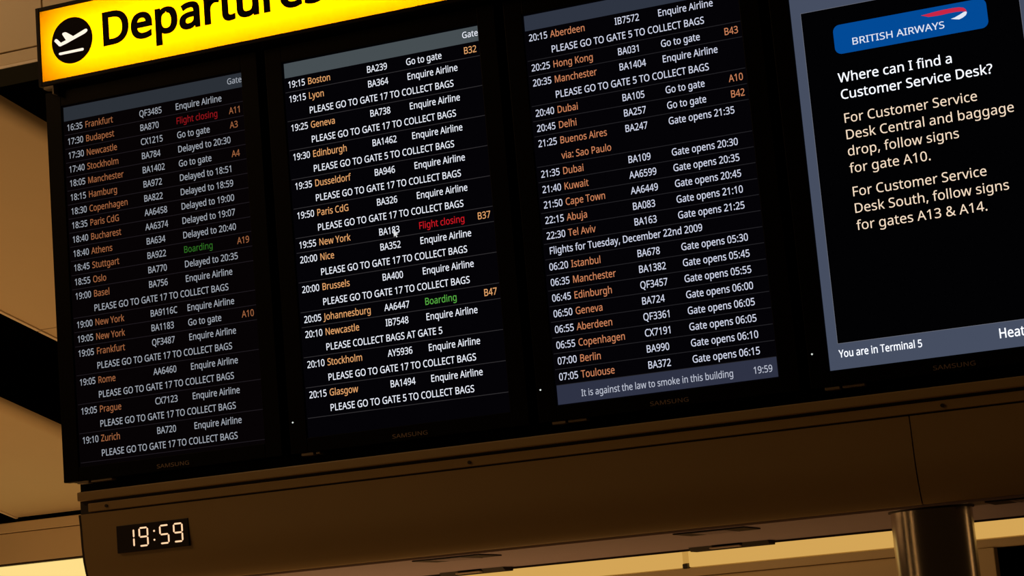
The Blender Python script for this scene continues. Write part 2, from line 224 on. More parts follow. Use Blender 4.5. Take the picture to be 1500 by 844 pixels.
A 895 763,0,643,310,246,310,127,0,0,0,391,1004,504,1004,894,0,493,724,490,734,485,747,479,765,473,785,466,805,460,826,454,845,450,861,445,874,441,855,436,836,431,817,426,799,420,781,415,765,410,750,406,736,402,724,289,422,605,422 4,6,5,4,17,6,17,7,6,4,18,17,16,7,17,15,7,16,4,19,18,14,7,15,4,20,19,13,7,14,4,21,20,12,7,13,4,22,21,11,7,12,4,23,22,4,24,23,10,7,11,4,25,24,9,7,10,4,26,25,8,7,9,4,27,26,28,7,8,4,2,27,2,28,27,2,1,28,1,7,28,4,3,2,0,7,1
B 910 422,1000,536,994,631,975,705,945,758,899,790,835,801,752,799,714,791,680,779,648,763,619,741,594,715,572,684,554,650,540,611,531,611,524,651,515,689,503,725,487,756,467,783,442,805,412,822,376,831,333,835,284,830,227,816,175,793,130,761,90,721,58,673,33,618,15,556,4,487,0,136,0,136,1000,447,574,524,579,582,593,623,616,650,648,666,688,671,738,664,788,645,827,613,856,566,876,504,888,427,892,262,892,262,574,262,469,262,106,464,106,543,112,605,129,648,158,677,196,695,242,700,294,698,328,690,359,677,387,658,411,633,431,600,447,560,460,511,467,454,469 35,50,36,50,0,36,50,1,0,50,2,1,50,3,2,50,4,3,50,49,4,49,48,4,48,5,4,35,51,50,47,5,48,46,5,47,45,5,46,45,6,5,44,6,45,43,6,44,43,7,6,42,7,43,42,8,7,41,8,42,41,9,8,41,10,9,40,10,41,40,11,10,39,11,40,39,12,11,38,12,39,37,12,38,35,52,51,52,37,51,52,12,37,52,13,12,52,14,13,52,15,14,52,16,15,52,17,16,52,18,17,52,19,18,52,69,19,69,20,19,35,53,52,68,20,69,68,21,20,67,21,68,66,21,67,65,21,66,65,22,21,64,22,65,64,23,22,63,23,64,62,23,63,62,24,23,61,24,62,61,25,24,60,25,61,59,25,60,59,26,25,58,26,59,58,27,26,57,27,58,57,28,27,56,28,57,56,29,28,55,29,56,54,29,55,35,54,53,35,29,54,35,30,29,35,31,30,35,32,31,35,33,32,35,34,33
C 885 564,903,513,900,465,891,420,876,379,855,343,828,311,796,283,759,261,716,242,669,229,617,221,560,218,500,223,421,236,350,257,286,287,230,325,183,372,146,427,118,491,102,563,97,606,98,648,102,688,108,727,116,765,125,803,136,803,27,765,14,726,4,687,-4,645,-10,597,-13,545,-14,449,-7,364,14,290,49,227,97,176,157,137,228,108,310,91,401,85,501,89,575,99,644,117,709,141,768,172,823,209,871,253,913,303,949,360,977,423,998,491,1010,566,1014,617,1012,666,1007,714,999,760,987,803,972,842,955,791,849,759,862,725,875,688,887,649,896,608,901 54,56,55,54,57,56,53,57,54,53,58,57,53,59,58,52,59,53,52,60,59,51,60,52,51,61,60,51,66,61,66,65,61,65,64,61,64,63,61,63,62,61,50,0,51,0,67,51,67,66,51,49,1,50,1,0,50,49,2,1,49,3,2,49,4,3,48,4,49,48,5,4,48,6,5,47,6,48,47,7,6,46,7,47,46,8,7,46,9,8,45,9,46,45,10,9,44,10,45,44,11,10,43,11,44,43,12,11,42,12,43,42,13,12,42,14,13,41,14,42,41,15,14,40,15,41,40,16,15,40,17,16,39,17,40,39,18,17,38,18,39,38,19,18,26,28,27,25,28,26,38,20,19,24,28,25,23,28,24,38,21,20,22,28,23,21,28,22,37,21,38,37,28,21,36,28,37,36,29,28,35,29,36,35,30,29,35,31,30,35,32,31,34,32,35,34,33,32
D 1022 937,510,930,404,909,310,875,228,827,159,768,102,696,57,613,26,519,6,415,0,136,0,136,1000,444,1000,540,994,628,975,706,944,774,901,831,846,877,779,910,701,930,611,804,506,799,589,784,662,760,724,726,776,683,818,631,851,570,874,502,888,426,892,262,892,262,108,398,108,522,119,623,152,702,208,759,286,793,385 10,31,11,31,12,11,31,13,12,31,14,13,31,15,14,31,16,15,31,30,16,30,29,16,29,17,16,10,32,31,28,17,29,27,17,28,26,17,27,26,18,17,25,18,26,25,19,18,24,19,25,23,19,24,23,20,19,22,20,23,22,0,20,21,0,22,21,1,0,38,1,21,38,2,1,37,2,38,37,3,2,36,3,37,36,4,3,35,4,36,35,5,4,34,5,35,33,5,34,10,33,32,10,5,33,10,6,5,10,7,6,10,8,7,10,9,8
E 779 695,0,136,0,136,1000,695,1000,695,889,262,889,262,577,669,577,669,468,262,468,262,111,695,111 1,5,2,5,3,2,5,4,3,1,6,5,1,9,6,9,7,6,9,8,7,1,10,9,1,11,10,1,0,11
F 727 262,0,136,0,136,1000,695,1000,695,889,262,889,262,535,668,535,668,424,262,424 1,5,2,5,3,2,5,4,3,1,6,5,1,9,6,9,7,6,9,8,7,1,0,9
G 1020 570,528,916,528,916,38,862,22,807,9,752,-1,695,-8,632,-13,564,-14,466,-7,379,14,303,48,237,96,183,155,141,226,110,308,92,399,85,500,92,600,113,690,147,772,194,843,253,902,324,950,407,986,500,1007,604,1014,659,1012,712,1007,763,999,811,987,858,972,902,955,854,846,817,861,777,875,735,887,690,896,644,901,597,903,521,898,453,882,392,854,340,817,296,771,262,715,237,651,222,579,217,500,221,424,234,353,256,289,286,233,327,185,377,146,438,118,510,101,594,95,636,96,673,98,706,102,736,107,764,113,790,119,790,416,570,416 25,27,26,25,28,27,25,29,28,24,29,25,24,30,29,24,31,30,23,31,24,23,32,31,23,37,32,37,36,32,36,35,32,35,34,32,34,33,32,22,39,23,39,38,23,38,37,23,22,40,39,21,40,22,21,41,40,21,42,41,21,43,42,20,43,21,20,44,43,19,44,20,19,45,44,19,46,45,18,46,19,18,47,46,17,47,18,17,48,47,65,1,0,65,64,1,64,2,1,16,48,17,16,49,48,16,50,49,63,2,64,15,50,16,15,51,50,14,51,15,14,52,51,14,53,52,13,53,14,13,54,53,12,54,13,12,55,54,62,2,63,12,56,55,61,2,62,60,2,61,59,2,60,12,57,56,58,2,59,57,2,58,11,57,12,11,2,57,10,2,11,10,3,2,10,4,3,9,4,10,9,5,4,9,6,5,8,6,9,8,7,6
H 1038 901,0,775,0,775,466,262,466,262,0,136,0,136,1000,262,1000,262,577,775,577,775,1000,901,1000 5,7,6,5,8,7,9,11,10,9,0,11,5,3,8,3,9,8,3,2,9,2,0,9,5,4,3,1,0,2
I 475 417,0,56,0,56,73,174,99,174,899,56,927,56,1000,417,1000,417,927,300,899,300,99,417,73 5,7,6,5,8,7,4,8,5,4,9,8,3,9,4,3,10,9,2,10,3,2,11,10,1,11,2,1,0,11
J 382 -6,-266,-27,-266,-47,-264,-64,-261,-81,-258,-96,-253,-109,-248,-109,-141,-94,-145,-78,-148,-62,-151,-45,-154,-27,-155,-8,-155,15,-154,37,-149,58,-141,78,-130,95,-113,109,-92,120,-66,127,-33,129,6,129,1000,255,1000,255,15,251,-45,241,-98,223,-144,198,-182,168,-212,132,-236,90,-253,45,-263 22,24,23,22,25,24,22,26,25,21,26,22,20,26,21,20,27,26,19,27,20,18,27,19,18,28,27,17,28,18,16,28,17,6,8,7,15,28,16,15,29,28,6,9,8,6,10,9,14,29,15,6,11,10,6,12,11,13,29,14,6,13,12,6,29,13,6,30,29,6,31,30,6,32,31,5,32,6,5,33,32,4,33,5,3,33,4,2,33,3,2,0,33,1,0,2
K 867 867,0,718,0,364,478,262,388,262,0,136,0,136,1000,262,1000,262,507,290,539,319,570,347,602,376,634,405,666,434,697,704,1000,852,1000,455,564 5,7,6,5,8,7,14,16,15,14,17,16,13,17,14,12,17,13,11,17,12,10,17,11,9,17,10,9,2,17,2,0,17,8,2,9,5,3,8,3,2,8,1,0,2,5,4,3
L 734 136,0,136,1000,262,1000,262,112,699,112,699,0 0,2,1,0,3,2,0,4,3,0,5,4
M 1270 577,0,248,877,242,877,244,856,246,833,247,805,249,776,250,744,251,711,251,676,252,642,252,606,252,0,136,0,136,1000,322,1000,630,181,636,181,950,1000,1134,1000,1134,0,1010,0,1010,615,1010,647,1010,680,1011,712,1012,744,1014,774,1015,803,1017,830,1019,854,1020,875,1014,875,681,0 13,2,14,2,15,14,2,1,15,1,16,15,17,32,18,32,19,18,32,31,19,31,20,19,13,3,2,0,16,1,17,33,32,30,20,31,13,4,3,29,20,30,13,5,4,28,20,29,13,6,5,27,20,28,13,7,6,26,20,27,13,8,7,25,20,26,24,20,25,13,9,8,23,20,24,13,10,9,22,20,23,13,11,10,21,20,22,13,12,11,0,17,16,0,33,17
N 1064 929,0,782,0,246,831,241,831,243,808,244,782,246,754,247,724,249,693,250,660,251,627,252,593,252,559,252,0,136,0,136,1000,282,1000,815,172,821,172,820,190,819,212,817,239,816,270,814,303,813,338,812,372,811,405,811,436,811,1000,929,1000 14,3,15,3,16,15,3,2,16,2,17,16,27,29,28,27,0,29,14,4,3,1,17,2,14,5,4,14,6,5,14,7,6,14,8,7,14,9,8,14,10,9,14,11,10,14,12,11,14,13,12,26,0,27,25,0,26,24,0,25,23,0,24,22,0,23,21,0,22,20,0,21,19,0,20,18,0,19,1,18,17,1,0,18
O 1094 1008,501,1005,426,995,356,979,291,956,230,927,176,891,127,850,85,802,50,747,22,687,2,620,-10,548,-14,473,-10,404,2,343,23,289,51,240,86,199,128,164,176,135,231,113,291,98,357,89,428,85,503,91,601,108,691,136,772,175,843,226,902,289,951,364,987,450,1008,549,1015,644,1008,728,987,801,952,864,903,915,844,956,772,985,691,1003,601,218,501,222,421,234,349,254,284,281,228,317,182,362,144,415,117,477,101,548,95,619,101,681,117,733,144,777,182,813,228,840,284,860,349,871,421,875,501,867,618,840,717,797,798,735,857,652,893,549,905,478,899,415,883,362,856,317,820,281,773,254,718,234,654,222,581 32,34,33,32,35,34,31,35,32,31,36,35,30,36,31,30,37,36,29,66,30,66,37,30,29,67,66,65,37,66,65,38,37,28,67,29,28,68,67,64,38,65,28,69,68,63,38,64,28,70,69,63,39,38,27,70,28,27,71,70,62,39,63,27,72,71,62,40,39,26,72,27,26,73,72,61,40,62,61,41,40,25,73,26,25,74,73,60,41,61,24,74,25,60,0,41,24,42,74,23,42,24,23,43,42,59,0,60,59,1,0,22,43,23,59,2,1,22,44,43,58,2,59,21,44,22,58,3,2,57,3,58,21,45,44,20,45,21,57,4,3,20,46,45,56,4,57,19,46,20,56,5,4,19,47,46,55,5,56,19,48,47,54,5,55,18,48,19,54,6,5,18,49,48,53,6,54,17,49,18,53,7,6,17,50,49,52,7,53,17,51,50,51,7,52,17,7,51,16,7,17,16,8,7,15,8,16,15,9,8,14,9,15,14,10,9,13,10,14,13,11,10,12,11,13
P 847 401,1000,519,991,615,966,686,923,736,865,766,792,776,706,774,665,767,626,756,588,739,551,717,517,689,486,655,458,614,435,566,415,511,401,448,392,377,389,262,389,262,0,136,0,136,1000,389,892,262,892,262,497,363,497,423,499,475,506,521,518,559,534,591,555,615,583,632,616,642,655,646,700,639,759,618,807,584,845,535,871,470,887 21,24,22,24,0,22,24,1,0,24,2,1,24,3,2,24,23,3,23,40,3,40,4,3,21,25,24,39,4,40,38,4,39,38,5,4,37,5,38,36,5,37,36,6,5,35,6,36,35,7,6,34,7,35,34,8,7,33,8,34,33,9,8,32,9,33,32,10,9,31,10,32,30,10,31,30,11,10,29,11,30,28,11,29,28,12,11,27,12,28,26,12,27,21,19,25,19,26,25,19,12,26,19,13,12,19,14,13,19,15,14,19,16,15,19,17,16,19,18,17,21,20,19
Q 1094 1008,501,1005,423,994,349,975,280,950,217,918,161,878,112,832,70,778,37,717,11,957,-238,776,-238,583,-13,577,-13,571,-13,565,-13,559,-14,553,-14,548,-14,473,-10,404,2,343,23,289,51,240,86,199,128,164,176,135,231,113,291,98,357,89,428,85,503,91,601,108,691,136,772,175,843,226,902,289,951,364,987,450,1008,549,1015,644,1008,728,987,801,952,864,903,915,844,956,772,985,691,1003,601,218,501,222,421,234,349,254,284,281,228,317,182,362,144,415,117,477,101,548,95,619,101,681,117,733,144,777,182,813,228,840,284,860,349,871,421,875,501,867,618,840,717,797,798,735,857,652,893,549,905,478,899,415,883,362,856,317,820,281,773,254,718,234,654,222,581 38,40,39,38,41,40,37,41,38,37,42,41,36,42,37,36,43,42,35,72,36,72,43,36,35,73,72,71,43,72,71,44,43,34,73,35,34,74,73,70,44,71,34,75,74,69,44,70,34,76,75,69,45,44,33,76,34,33,77,76,68,45,69,33,78,77,68,46,45,32,78,33,32,79,78,67,46,68,67,47,46,31,79,32,31,80,79,66,47,67,30,80,31,66,0,47,30,48,80,29,48,30,29,49,48,65,0,66,65,1,0,28,49,29,65,2,1,28,50,49,64,2,65,27,50,28,63,2,64,27,51,50,63,3,2,26,51,27,26,52,51,62,3,63,62,4,3,25,52,26,25,53,52,61,4,62,61,5,4,25,54,53,60,5,61,24,54,25,60,6,5,24,55,54,59,6,60,23,55,24,23,56,55,58,6,59,58,7,6,23,57,56,57,7,58,23,7,57,22,7,23,22,8,7,21,8,22,21,9,8,20,9,21,20,12,9,12,10,9,19,12,20,18,14,19,14,13,19,13,12,19,11,10,12,18,15,14,18,16,15,18,17,16
R 871 412,1000,490,996,558,986,617,968,666,944,706,912,737,874,758,828,772,776,776,716,773,665,763,621,746,583,725,550,700,521,672,498,641,478,609,462,576,448,850,0,703,0,461,413,262,413,262,0,136,0,136,1000,405,891,262,891,262,520,412,520,486,525,545,541,590,568,621,605,639,653,646,710,643,751,634,786,620,815,599,839,573,858,541,873,502,883,457,889 24,27,25,27,0,25,27,1,0,27,2,1,27,3,2,27,4,3,27,5,4,27,26,5,26,43,5,43,6,5,24,28,27,42,6,43,41,6,42,41,7,6,40,7,41,39,7,40,38,7,39,38,8,7,37,8,38,36,8,37,36,9,8,35,9,36,35,10,9,34,10,35,34,11,10,33,11,34,33,12,11,32,12,33,32,13,12,31,13,32,31,14,13,30,14,31,29,14,30,29,15,14,24,22,28,22,29,28,22,15,29,22,16,15,22,17,16,22,18,17,22,21,18,21,19,18,24,23,22,20,19,21
S 769 703,268,698,211,684,160,660,116,627,77,585,45,536,20,479,1,416,-10,346,-14,309,-13,273,-12,239,-8,206,-4,175,1,146,8,119,15,94,24,71,34,71,154,108,140,150,126,197,113,247,103,299,97,352,95,398,97,440,104,476,115,507,130,532,148,552,171,566,197,574,225,577,256,575,287,568,315,556,339,539,361,515,382,484,401,445,421,398,441,342,462,301,478,263,495,229,513,199,532,172,553,148,576,129,600,113,627,100,655,91,687,86,721,84,759,89,810,102,855,125,896,155,931,193,960,237,983,288,1000,343,1011,403,1014,457,1012,507,1007,555,999,599,987,641,974,679,958,640,850,604,864,567,877,527,888,486,897,444,902,401,903,361,901,326,895,296,885,270,871,249,854,232,834,221,811,214,785,211,758,214,726,221,698,232,674,249,652,272,632,301,613,337,595,380,576,430,556,486,534,535,511,579,487,616,460,647,431,672,398,689,360,700,317 63,65,64,63,66,65,62,66,63,62,67,66,61,67,62,61,68,67,61,69,68,60,69,61,60,70,69,59,70,60,59,76,70,76,75,70,75,74,70,74,73,70,73,72,70,72,71,70,58,77,59,77,76,59,58,78,77,58,79,78,57,79,58,57,80,79,57,81,80,57,82,81,56,82,57,56,83,82,56,84,83,56,85,84,55,85,56,55,86,85,54,86,55,54,87,86,54,88,87,53,88,54,53,89,88,52,89,53,52,90,89,51,90,52,51,91,90,51,92,91,50,92,51,50,93,92,49,93,50,49,94,93,49,95,94,48,95,49,48,96,95,47,96,48,47,97,96,46,97,47,45,97,46,45,98,97,44,98,45,44,99,98,43,99,44,42,99,43,42,100,99,41,100,42,41,101,100,40,101,41,39,101,40,39,102,101,38,102,39,37,102,38,37,103,102,36,103,37,36,0,103,35,0,36,34,0,35,34,1,0,33,1,34,32,1,33,32,2,1,31,2,32,30,2,31,30,3,2,18,20,19,29,3,30,18,21,20,28,3,29,18,22,21,28,4,3,27,4,28,18,23,22,26,4,27,18,24,23,25,4,26,18,25,24,18,4,25,18,5,4,18,6,5,17,6,18,16,6,17,16,7,6,15,7,16,14,7,15,13,7,14,13,8,7,12,8,13,11,8,12,11,9,8,10,9,11
T 779 452,0,326,0,326,889,14,889,14,1000,763,1000,763,889,452,889 3,5,4,3,6,5,2,6,3,1,7,2,7,6,2,1,0,7
U 1024 896,353,892,286,878,224,854,166,821,114,779,70,726,34,664,7,590,-9,507,-14,393,-3,298,31,223,88,169,162,137,252,126,356,126,1000,252,1000,252,352,259,276,281,213,317,162,368,125,434,103,514,95,571,99,620,110,662,128,696,153,724,183,745,219,760,260,769,304,772,353,772,1000,896,1000 15,17,16,15,18,17,33,35,34,33,0,35,14,18,15,32,0,33,32,1,0,14,19,18,31,1,32,31,2,1,14,20,19,30,2,31,13,20,14,30,3,2,29,3,30,13,21,20,28,3,29,28,4,3,12,21,13,12,22,21,27,4,28,26,4,27,12,23,22,26,5,4,25,5,26,12,24,23,24,5,25,12,5,24,11,5,12,11,6,5,11,7,6,10,7,11,10,8,7,9,8,10
V 840 840,1000,483,0,357,0,0,1000,132,1000,357,359,367,332,376,306,384,280,391,255,398,231,404,208,410,185,415,163,420,140,425,163,430,185,436,209,443,232,450,257,457,282,465,307,474,334,483,361,707,1000 2,4,3,2,5,4,23,0,24,23,1,0,22,1,23,2,6,5,21,1,22,2,7,6,20,1,21,2,8,7,19,1,20,2,9,8,18,1,19,2,10,9,17,1,18,2,11,10,16,1,17,2,12,11,15,1,16,2,13,12,14,1,15,2,14,13,2,1,14
W 1303 1284,1000,1018,0,891,0,696,655,690,675,685,695,679,716,674,736,669,756,664,775,659,792,655,808,652,823,649,835,647,845,646,853,644,845,643,835,641,823,638,808,635,792,630,775,626,755,621,736,616,715,610,694,604,673,598,651,409,0,282,0,17,1000,148,1000,304,389,309,368,315,347,319,326,324,305,328,284,333,264,337,244,340,225,343,206,346,187,349,169,352,151,354,170,357,189,361,209,364,229,368,249,373,270,377,291,383,312,388,333,394,355,399,376,405,396,581,1000,711,1000,895,392,901,371,907,349,913,327,919,305,924,284,929,263,933,243,937,223,940,204,944,185,947,168,950,151,953,175,956,200,961,225,966,251,971,278,978,305,984,333,991,362,999,391,1153,1000 29,31,30,29,32,31,56,58,57,56,15,58,15,59,58,80,0,81,80,1,0,56,16,15,14,59,15,13,59,14,56,17,16,12,59,13,56,18,17,56,19,18,11,59,12,56,20,19,10,59,11,56,21,20,9,59,10,56,22,21,8,59,9,7,59,8,56,23,22,6,59,7,56,24,23,5,59,6,56,25,24,4,59,5,56,26,25,3,59,4,56,27,26,2,59,3,56,28,27,55,28,56,2,60,59,79,1,80,29,33,32,54,28,55,2,61,60,29,34,33,78,1,79,53,28,54,2,62,61,29,35,34,77,1,78,52,28,53,2,63,62,29,36,35,51,28,52,2,64,63,76,1,77,29,37,36,50,28,51,29,38,37,2,65,64,75,1,76,49,28,50,29,39,38,2,66,65,74,1,75,48,28,49,29,40,39,2,67,66,47,28,48,29,41,40,73,1,74,2,68,67,46,28,47,29,42,41,2,69,68,72,1,73,45,28,46,29,43,42,2,70,69,71,1,72,44,28,45,29,44,43,2,71,70,29,28,44,2,1,71
X 821 815,0,672,0,408,434,139,0,6,0,338,521,27,1000,167,1000,412,608,658,1000,791,1000,482,524 5,7,6,5,8,7,8,10,9,8,11,10,5,11,8,5,0,11,4,2,5,2,0,5,4,3,2,1,0,2
Y 793 396,508,657,1000,793,1000,459,388,459,0,333,0,333,382,0,1000,137,1000 6,8,7,6,0,8,0,2,1,0,3,2,6,3,0,6,4,3,5,4,6
Z 801 746,0,53,0,53,95,580,888,70,888,70,1000,732,1000,732,905,206,112,746,112 4,6,5,4,7,6,4,3,7,3,8,7,2,8,3,2,9,8,2,0,9,1,0,2
a 786 403,763,487,757,555,737,606,703,643,655,665,591,672,511,672,0,583,0,559,106,553,106,532,81,509,58,487,39,463,22,437,9,408,-1,377,-8,341,-13,301,-14,258,-11,217,-3,180,10,147,29,118,53,95,83,78,119,68,161,64,209,74,278,104,335,153,382,222,416,313,438,424,448,552,452,552,497,547,553,534,597,511,627,480,648,442,660,396,664,358,662,320,656,284,646,250,634,216,621,185,606,147,699,182,716,221,731,263,744,309,755,355,761,440,363,356,355,291,340,246,318,216,288,198,251,192,207,196,169,209,138,230,115,258,99,291,89,329,85,389,91,442,109,487,138,522,179,543,233,550,300,550,367 54,1,0,53,1,54,53,2,1,52,2,53,51,2,52,51,3,2,50,3,51,49,3,50,49,4,3,48,47,49,47,46,49,46,45,49,45,44,49,44,43,49,43,42,49,42,4,49,41,4,42,40,4,41,40,5,4,39,5,40,38,5,39,37,5,38,37,6,5,36,6,37,36,7,6,35,7,36,34,74,35,74,7,35,33,74,34,32,74,33,31,74,32,30,55,31,55,74,31,73,7,74,30,56,55,30,57,56,30,58,57,29,58,30,29,59,58,72,7,73,29,60,59,28,60,29,28,61,60,71,7,72,27,61,28,27,62,61,70,9,71,9,7,71,27,63,62,26,63,27,26,64,63,69,9,70,25,64,26,25,65,64,68,10,69,10,9,69,68,11,10,8,7,9,25,66,65,67,11,68,25,67,66,25,11,67,24,11,25,24,12,11,24,13,12,23,13,24,23,14,13,22,14,23,22,15,14,21,15,22,21,16,15,21,17,16,20,17,21,20,18,17,19,18,20
b 861 242,805,242,774,241,745,240,716,239,691,237,669,235,651,242,651,266,681,296,708,331,731,371,749,420,760,475,763,562,752,637,720,700,666,747,590,775,494,784,375,780,294,767,222,746,160,717,107,680,63,637,29,588,5,534,-9,475,-14,420,-10,371,0,331,18,296,41,266,67,242,95,232,95,207,0,119,0,119,1064,242,1064,454,661,404,658,362,648,328,631,300,607,278,576,262,539,251,493,244,440,242,380,242,374,247,289,263,218,288,162,327,121,383,96,457,88,518,96,568,121,607,162,635,219,651,291,657,377,651,463,635,534,607,590,568,629,517,653 37,39,38,37,0,39,37,1,0,37,2,1,12,14,13,11,14,12,11,15,14,10,15,11,37,3,2,9,15,10,9,16,15,37,4,3,8,16,9,37,5,4,7,40,8,40,16,8,37,6,5,40,67,16,67,17,16,7,41,40,7,42,41,66,17,67,37,7,6,37,46,7,46,45,7,45,44,7,44,43,7,43,42,7,65,17,66,65,18,17,64,18,65,37,47,46,63,18,64,63,19,18,37,48,47,62,19,63,37,49,48,37,50,49,61,19,62,61,20,19,37,51,50,61,21,20,60,21,61,37,52,51,60,22,21,59,22,60,37,53,52,58,22,59,37,35,53,35,54,53,58,23,22,57,23,58,35,55,54,57,24,23,56,24,57,35,34,55,34,56,55,37,36,35,33,56,34,33,24,56,32,24,33,32,25,24,31,25,32,31,26,25,30,26,31,30,27,26,29,27,30,29,28,27
c 672 420,-14,356,-9,297,4,243,27,195,59,154,101,121,153,97,215,82,288,77,371,82,458,98,533,123,597,158,649,200,692,249,724,304,747,364,760,429,765,466,763,503,759,539,753,573,744,601,735,626,724,588,622,565,630,538,638,510,646,481,652,453,656,426,657,378,653,337,643,301,625,271,600,247,568,228,529,215,484,207,432,204,373,207,316,215,265,228,220,247,181,271,150,300,125,334,107,374,96,419,92,458,94,494,98,527,105,558,114,586,124,613,136,613,27,587,15,560,5,530,-4,498,-9,461,-13 17,19,18,17,20,19,16,20,17,16,21,20,16,22,21,15,22,16,15,23,22,15,24,23,14,24,15,14,29,24,29,28,24,28,27,24,27,26,24,26,25,24,13,31,14,31,30,14,30,29,14,13,32,31,13,33,32,12,33,13,12,34,33,12,35,34,12,36,35,11,36,12,11,37,36,10,37,11,10,38,37,10,39,38,9,39,10,9,40,39,9,41,40,8,41,9,8,42,41,7,42,8,7,43,42,7,44,43,6,44,7,6,45,44,5,45,6,5,46,45,54,56,55,5,47,46,53,56,54,52,56,53,5,48,47,51,56,52,4,48,5,50,56,51,4,49,48,49,56,50,4,56,49,3,56,4,2,56,3,2,57,56,2,58,57,2,59,58,1,59,2,1,60,59,1,61,60,0,61,1
d 861 385,-14,298,-3,223,29,161,83,114,159,86,256,77,374,86,492,115,590,162,666,224,721,299,754,387,765,424,763,458,758,489,750,516,739,542,726,564,710,585,693,603,674,619,654,627,654,626,668,625,686,623,708,621,730,619,749,619,765,619,1064,742,1064,742,0,643,0,625,101,619,101,603,80,585,61,564,43,542,27,516,13,488,1,457,-7,423,-12,405,88,476,95,532,117,572,153,599,204,615,270,620,350,620,373,615,459,600,530,574,588,535,629,478,654,403,662,343,654,293,627,254,583,227,525,210,454,204,371,210,288,227,219,254,162,293,121,343,96 28,30,29,28,31,30,11,13,12,27,31,28,11,14,13,11,15,14,10,15,11,10,16,15,26,31,27,10,17,16,25,31,26,10,18,17,9,18,10,9,19,18,24,31,25,9,20,19,23,31,24,9,56,20,56,21,20,22,31,23,8,57,9,57,56,9,55,21,56,54,21,55,54,22,21,54,53,22,53,52,22,52,31,22,8,58,57,8,59,58,7,59,8,7,60,59,51,31,52,7,61,60,6,61,7,50,31,51,6,62,61,5,62,6,49,31,50,5,63,62,48,31,49,5,64,63,47,31,48,4,64,5,4,65,64,46,31,47,4,66,65,3,66,4,45,33,46,33,31,46,3,67,66,44,34,45,34,33,45,44,35,34,32,31,33,3,43,67,43,35,44,3,35,43,2,35,3,2,36,35,2,37,36,2,38,37,1,38,2,1,39,38,1,40,39,1,41,40,0,41,1,0,42,41
e 790 409,765,470,760,526,746,575,723,618,691,653,651,681,604,702,551,714,491,718,426,718,352,204,352,213,273,235,209,270,158,317,121,375,98,444,91,490,93,532,97,571,104,608,115,646,127,685,143,685,35,647,20,609,7,571,-2,532,-9,487,-13,438,-14,370,-9,307,5,250,29,199,63,157,106,123,159,97,221,82,291,77,370,82,448,95,519,118,581,150,636,188,681,235,717,287,744,345,759,408,664,353,658,306,639,268,607,239,564,218,512,207,450,590,450,587,491,581,528,570,562,555,591,535,616,511,637,481,652,447,661 47,1,0,47,2,1,46,2,47,46,3,2,45,3,46,45,4,3,44,4,45,44,5,4,43,48,44,48,5,44,43,49,48,63,5,48,62,5,63,43,50,49,61,5,62,61,6,5,43,51,50,60,6,61,42,51,43,59,6,60,42,52,51,59,7,6,58,7,59,41,52,42,41,53,52,57,7,58,57,8,7,56,8,57,40,53,41,40,54,53,56,9,8,55,9,56,40,55,54,40,9,55,39,9,40,39,10,9,38,11,39,11,10,39,38,12,11,37,12,38,37,13,12,36,13,37,36,14,13,35,14,36,35,15,14,22,24,23,21,24,22,35,16,15,20,24,21,34,16,35,19,24,20,34,17,16,18,24,19,17,24,18,34,24,17,33,24,34,33,25,24,32,25,33,32,26,25,32,27,26,31,27,32,31,28,27,31,29,28,30,29,31
f 482 465,655,276,655,276,0,153,0,153,655,21,655,21,713,153,755,153,798,156,859,165,911,181,955,203,992,231,1021,265,1043,304,1059,347,1068,396,1071,425,1071,453,1068,478,1064,502,1058,523,1053,542,1046,510,950,494,954,477,959,458,964,438,967,418,970,398,971,360,966,330,952,306,929,289,897,279,853,276,800,276,751,465,751 16,18,17,16,19,18,15,19,16,15,20,19,15,21,20,14,21,15,14,22,21,14,23,22,14,24,23,13,26,14,26,25,14,25,24,14,12,29,13,29,28,13,28,27,13,27,26,13,11,30,12,30,29,12,11,31,30,11,32,31,10,32,11,10,33,32,10,34,33,9,34,10,9,35,34,8,35,9,8,36,35,8,37,36,7,37,8,6,37,7,6,38,37,6,0,38,5,0,6,4,0,5,3,1,4,1,0,4,3,2,1
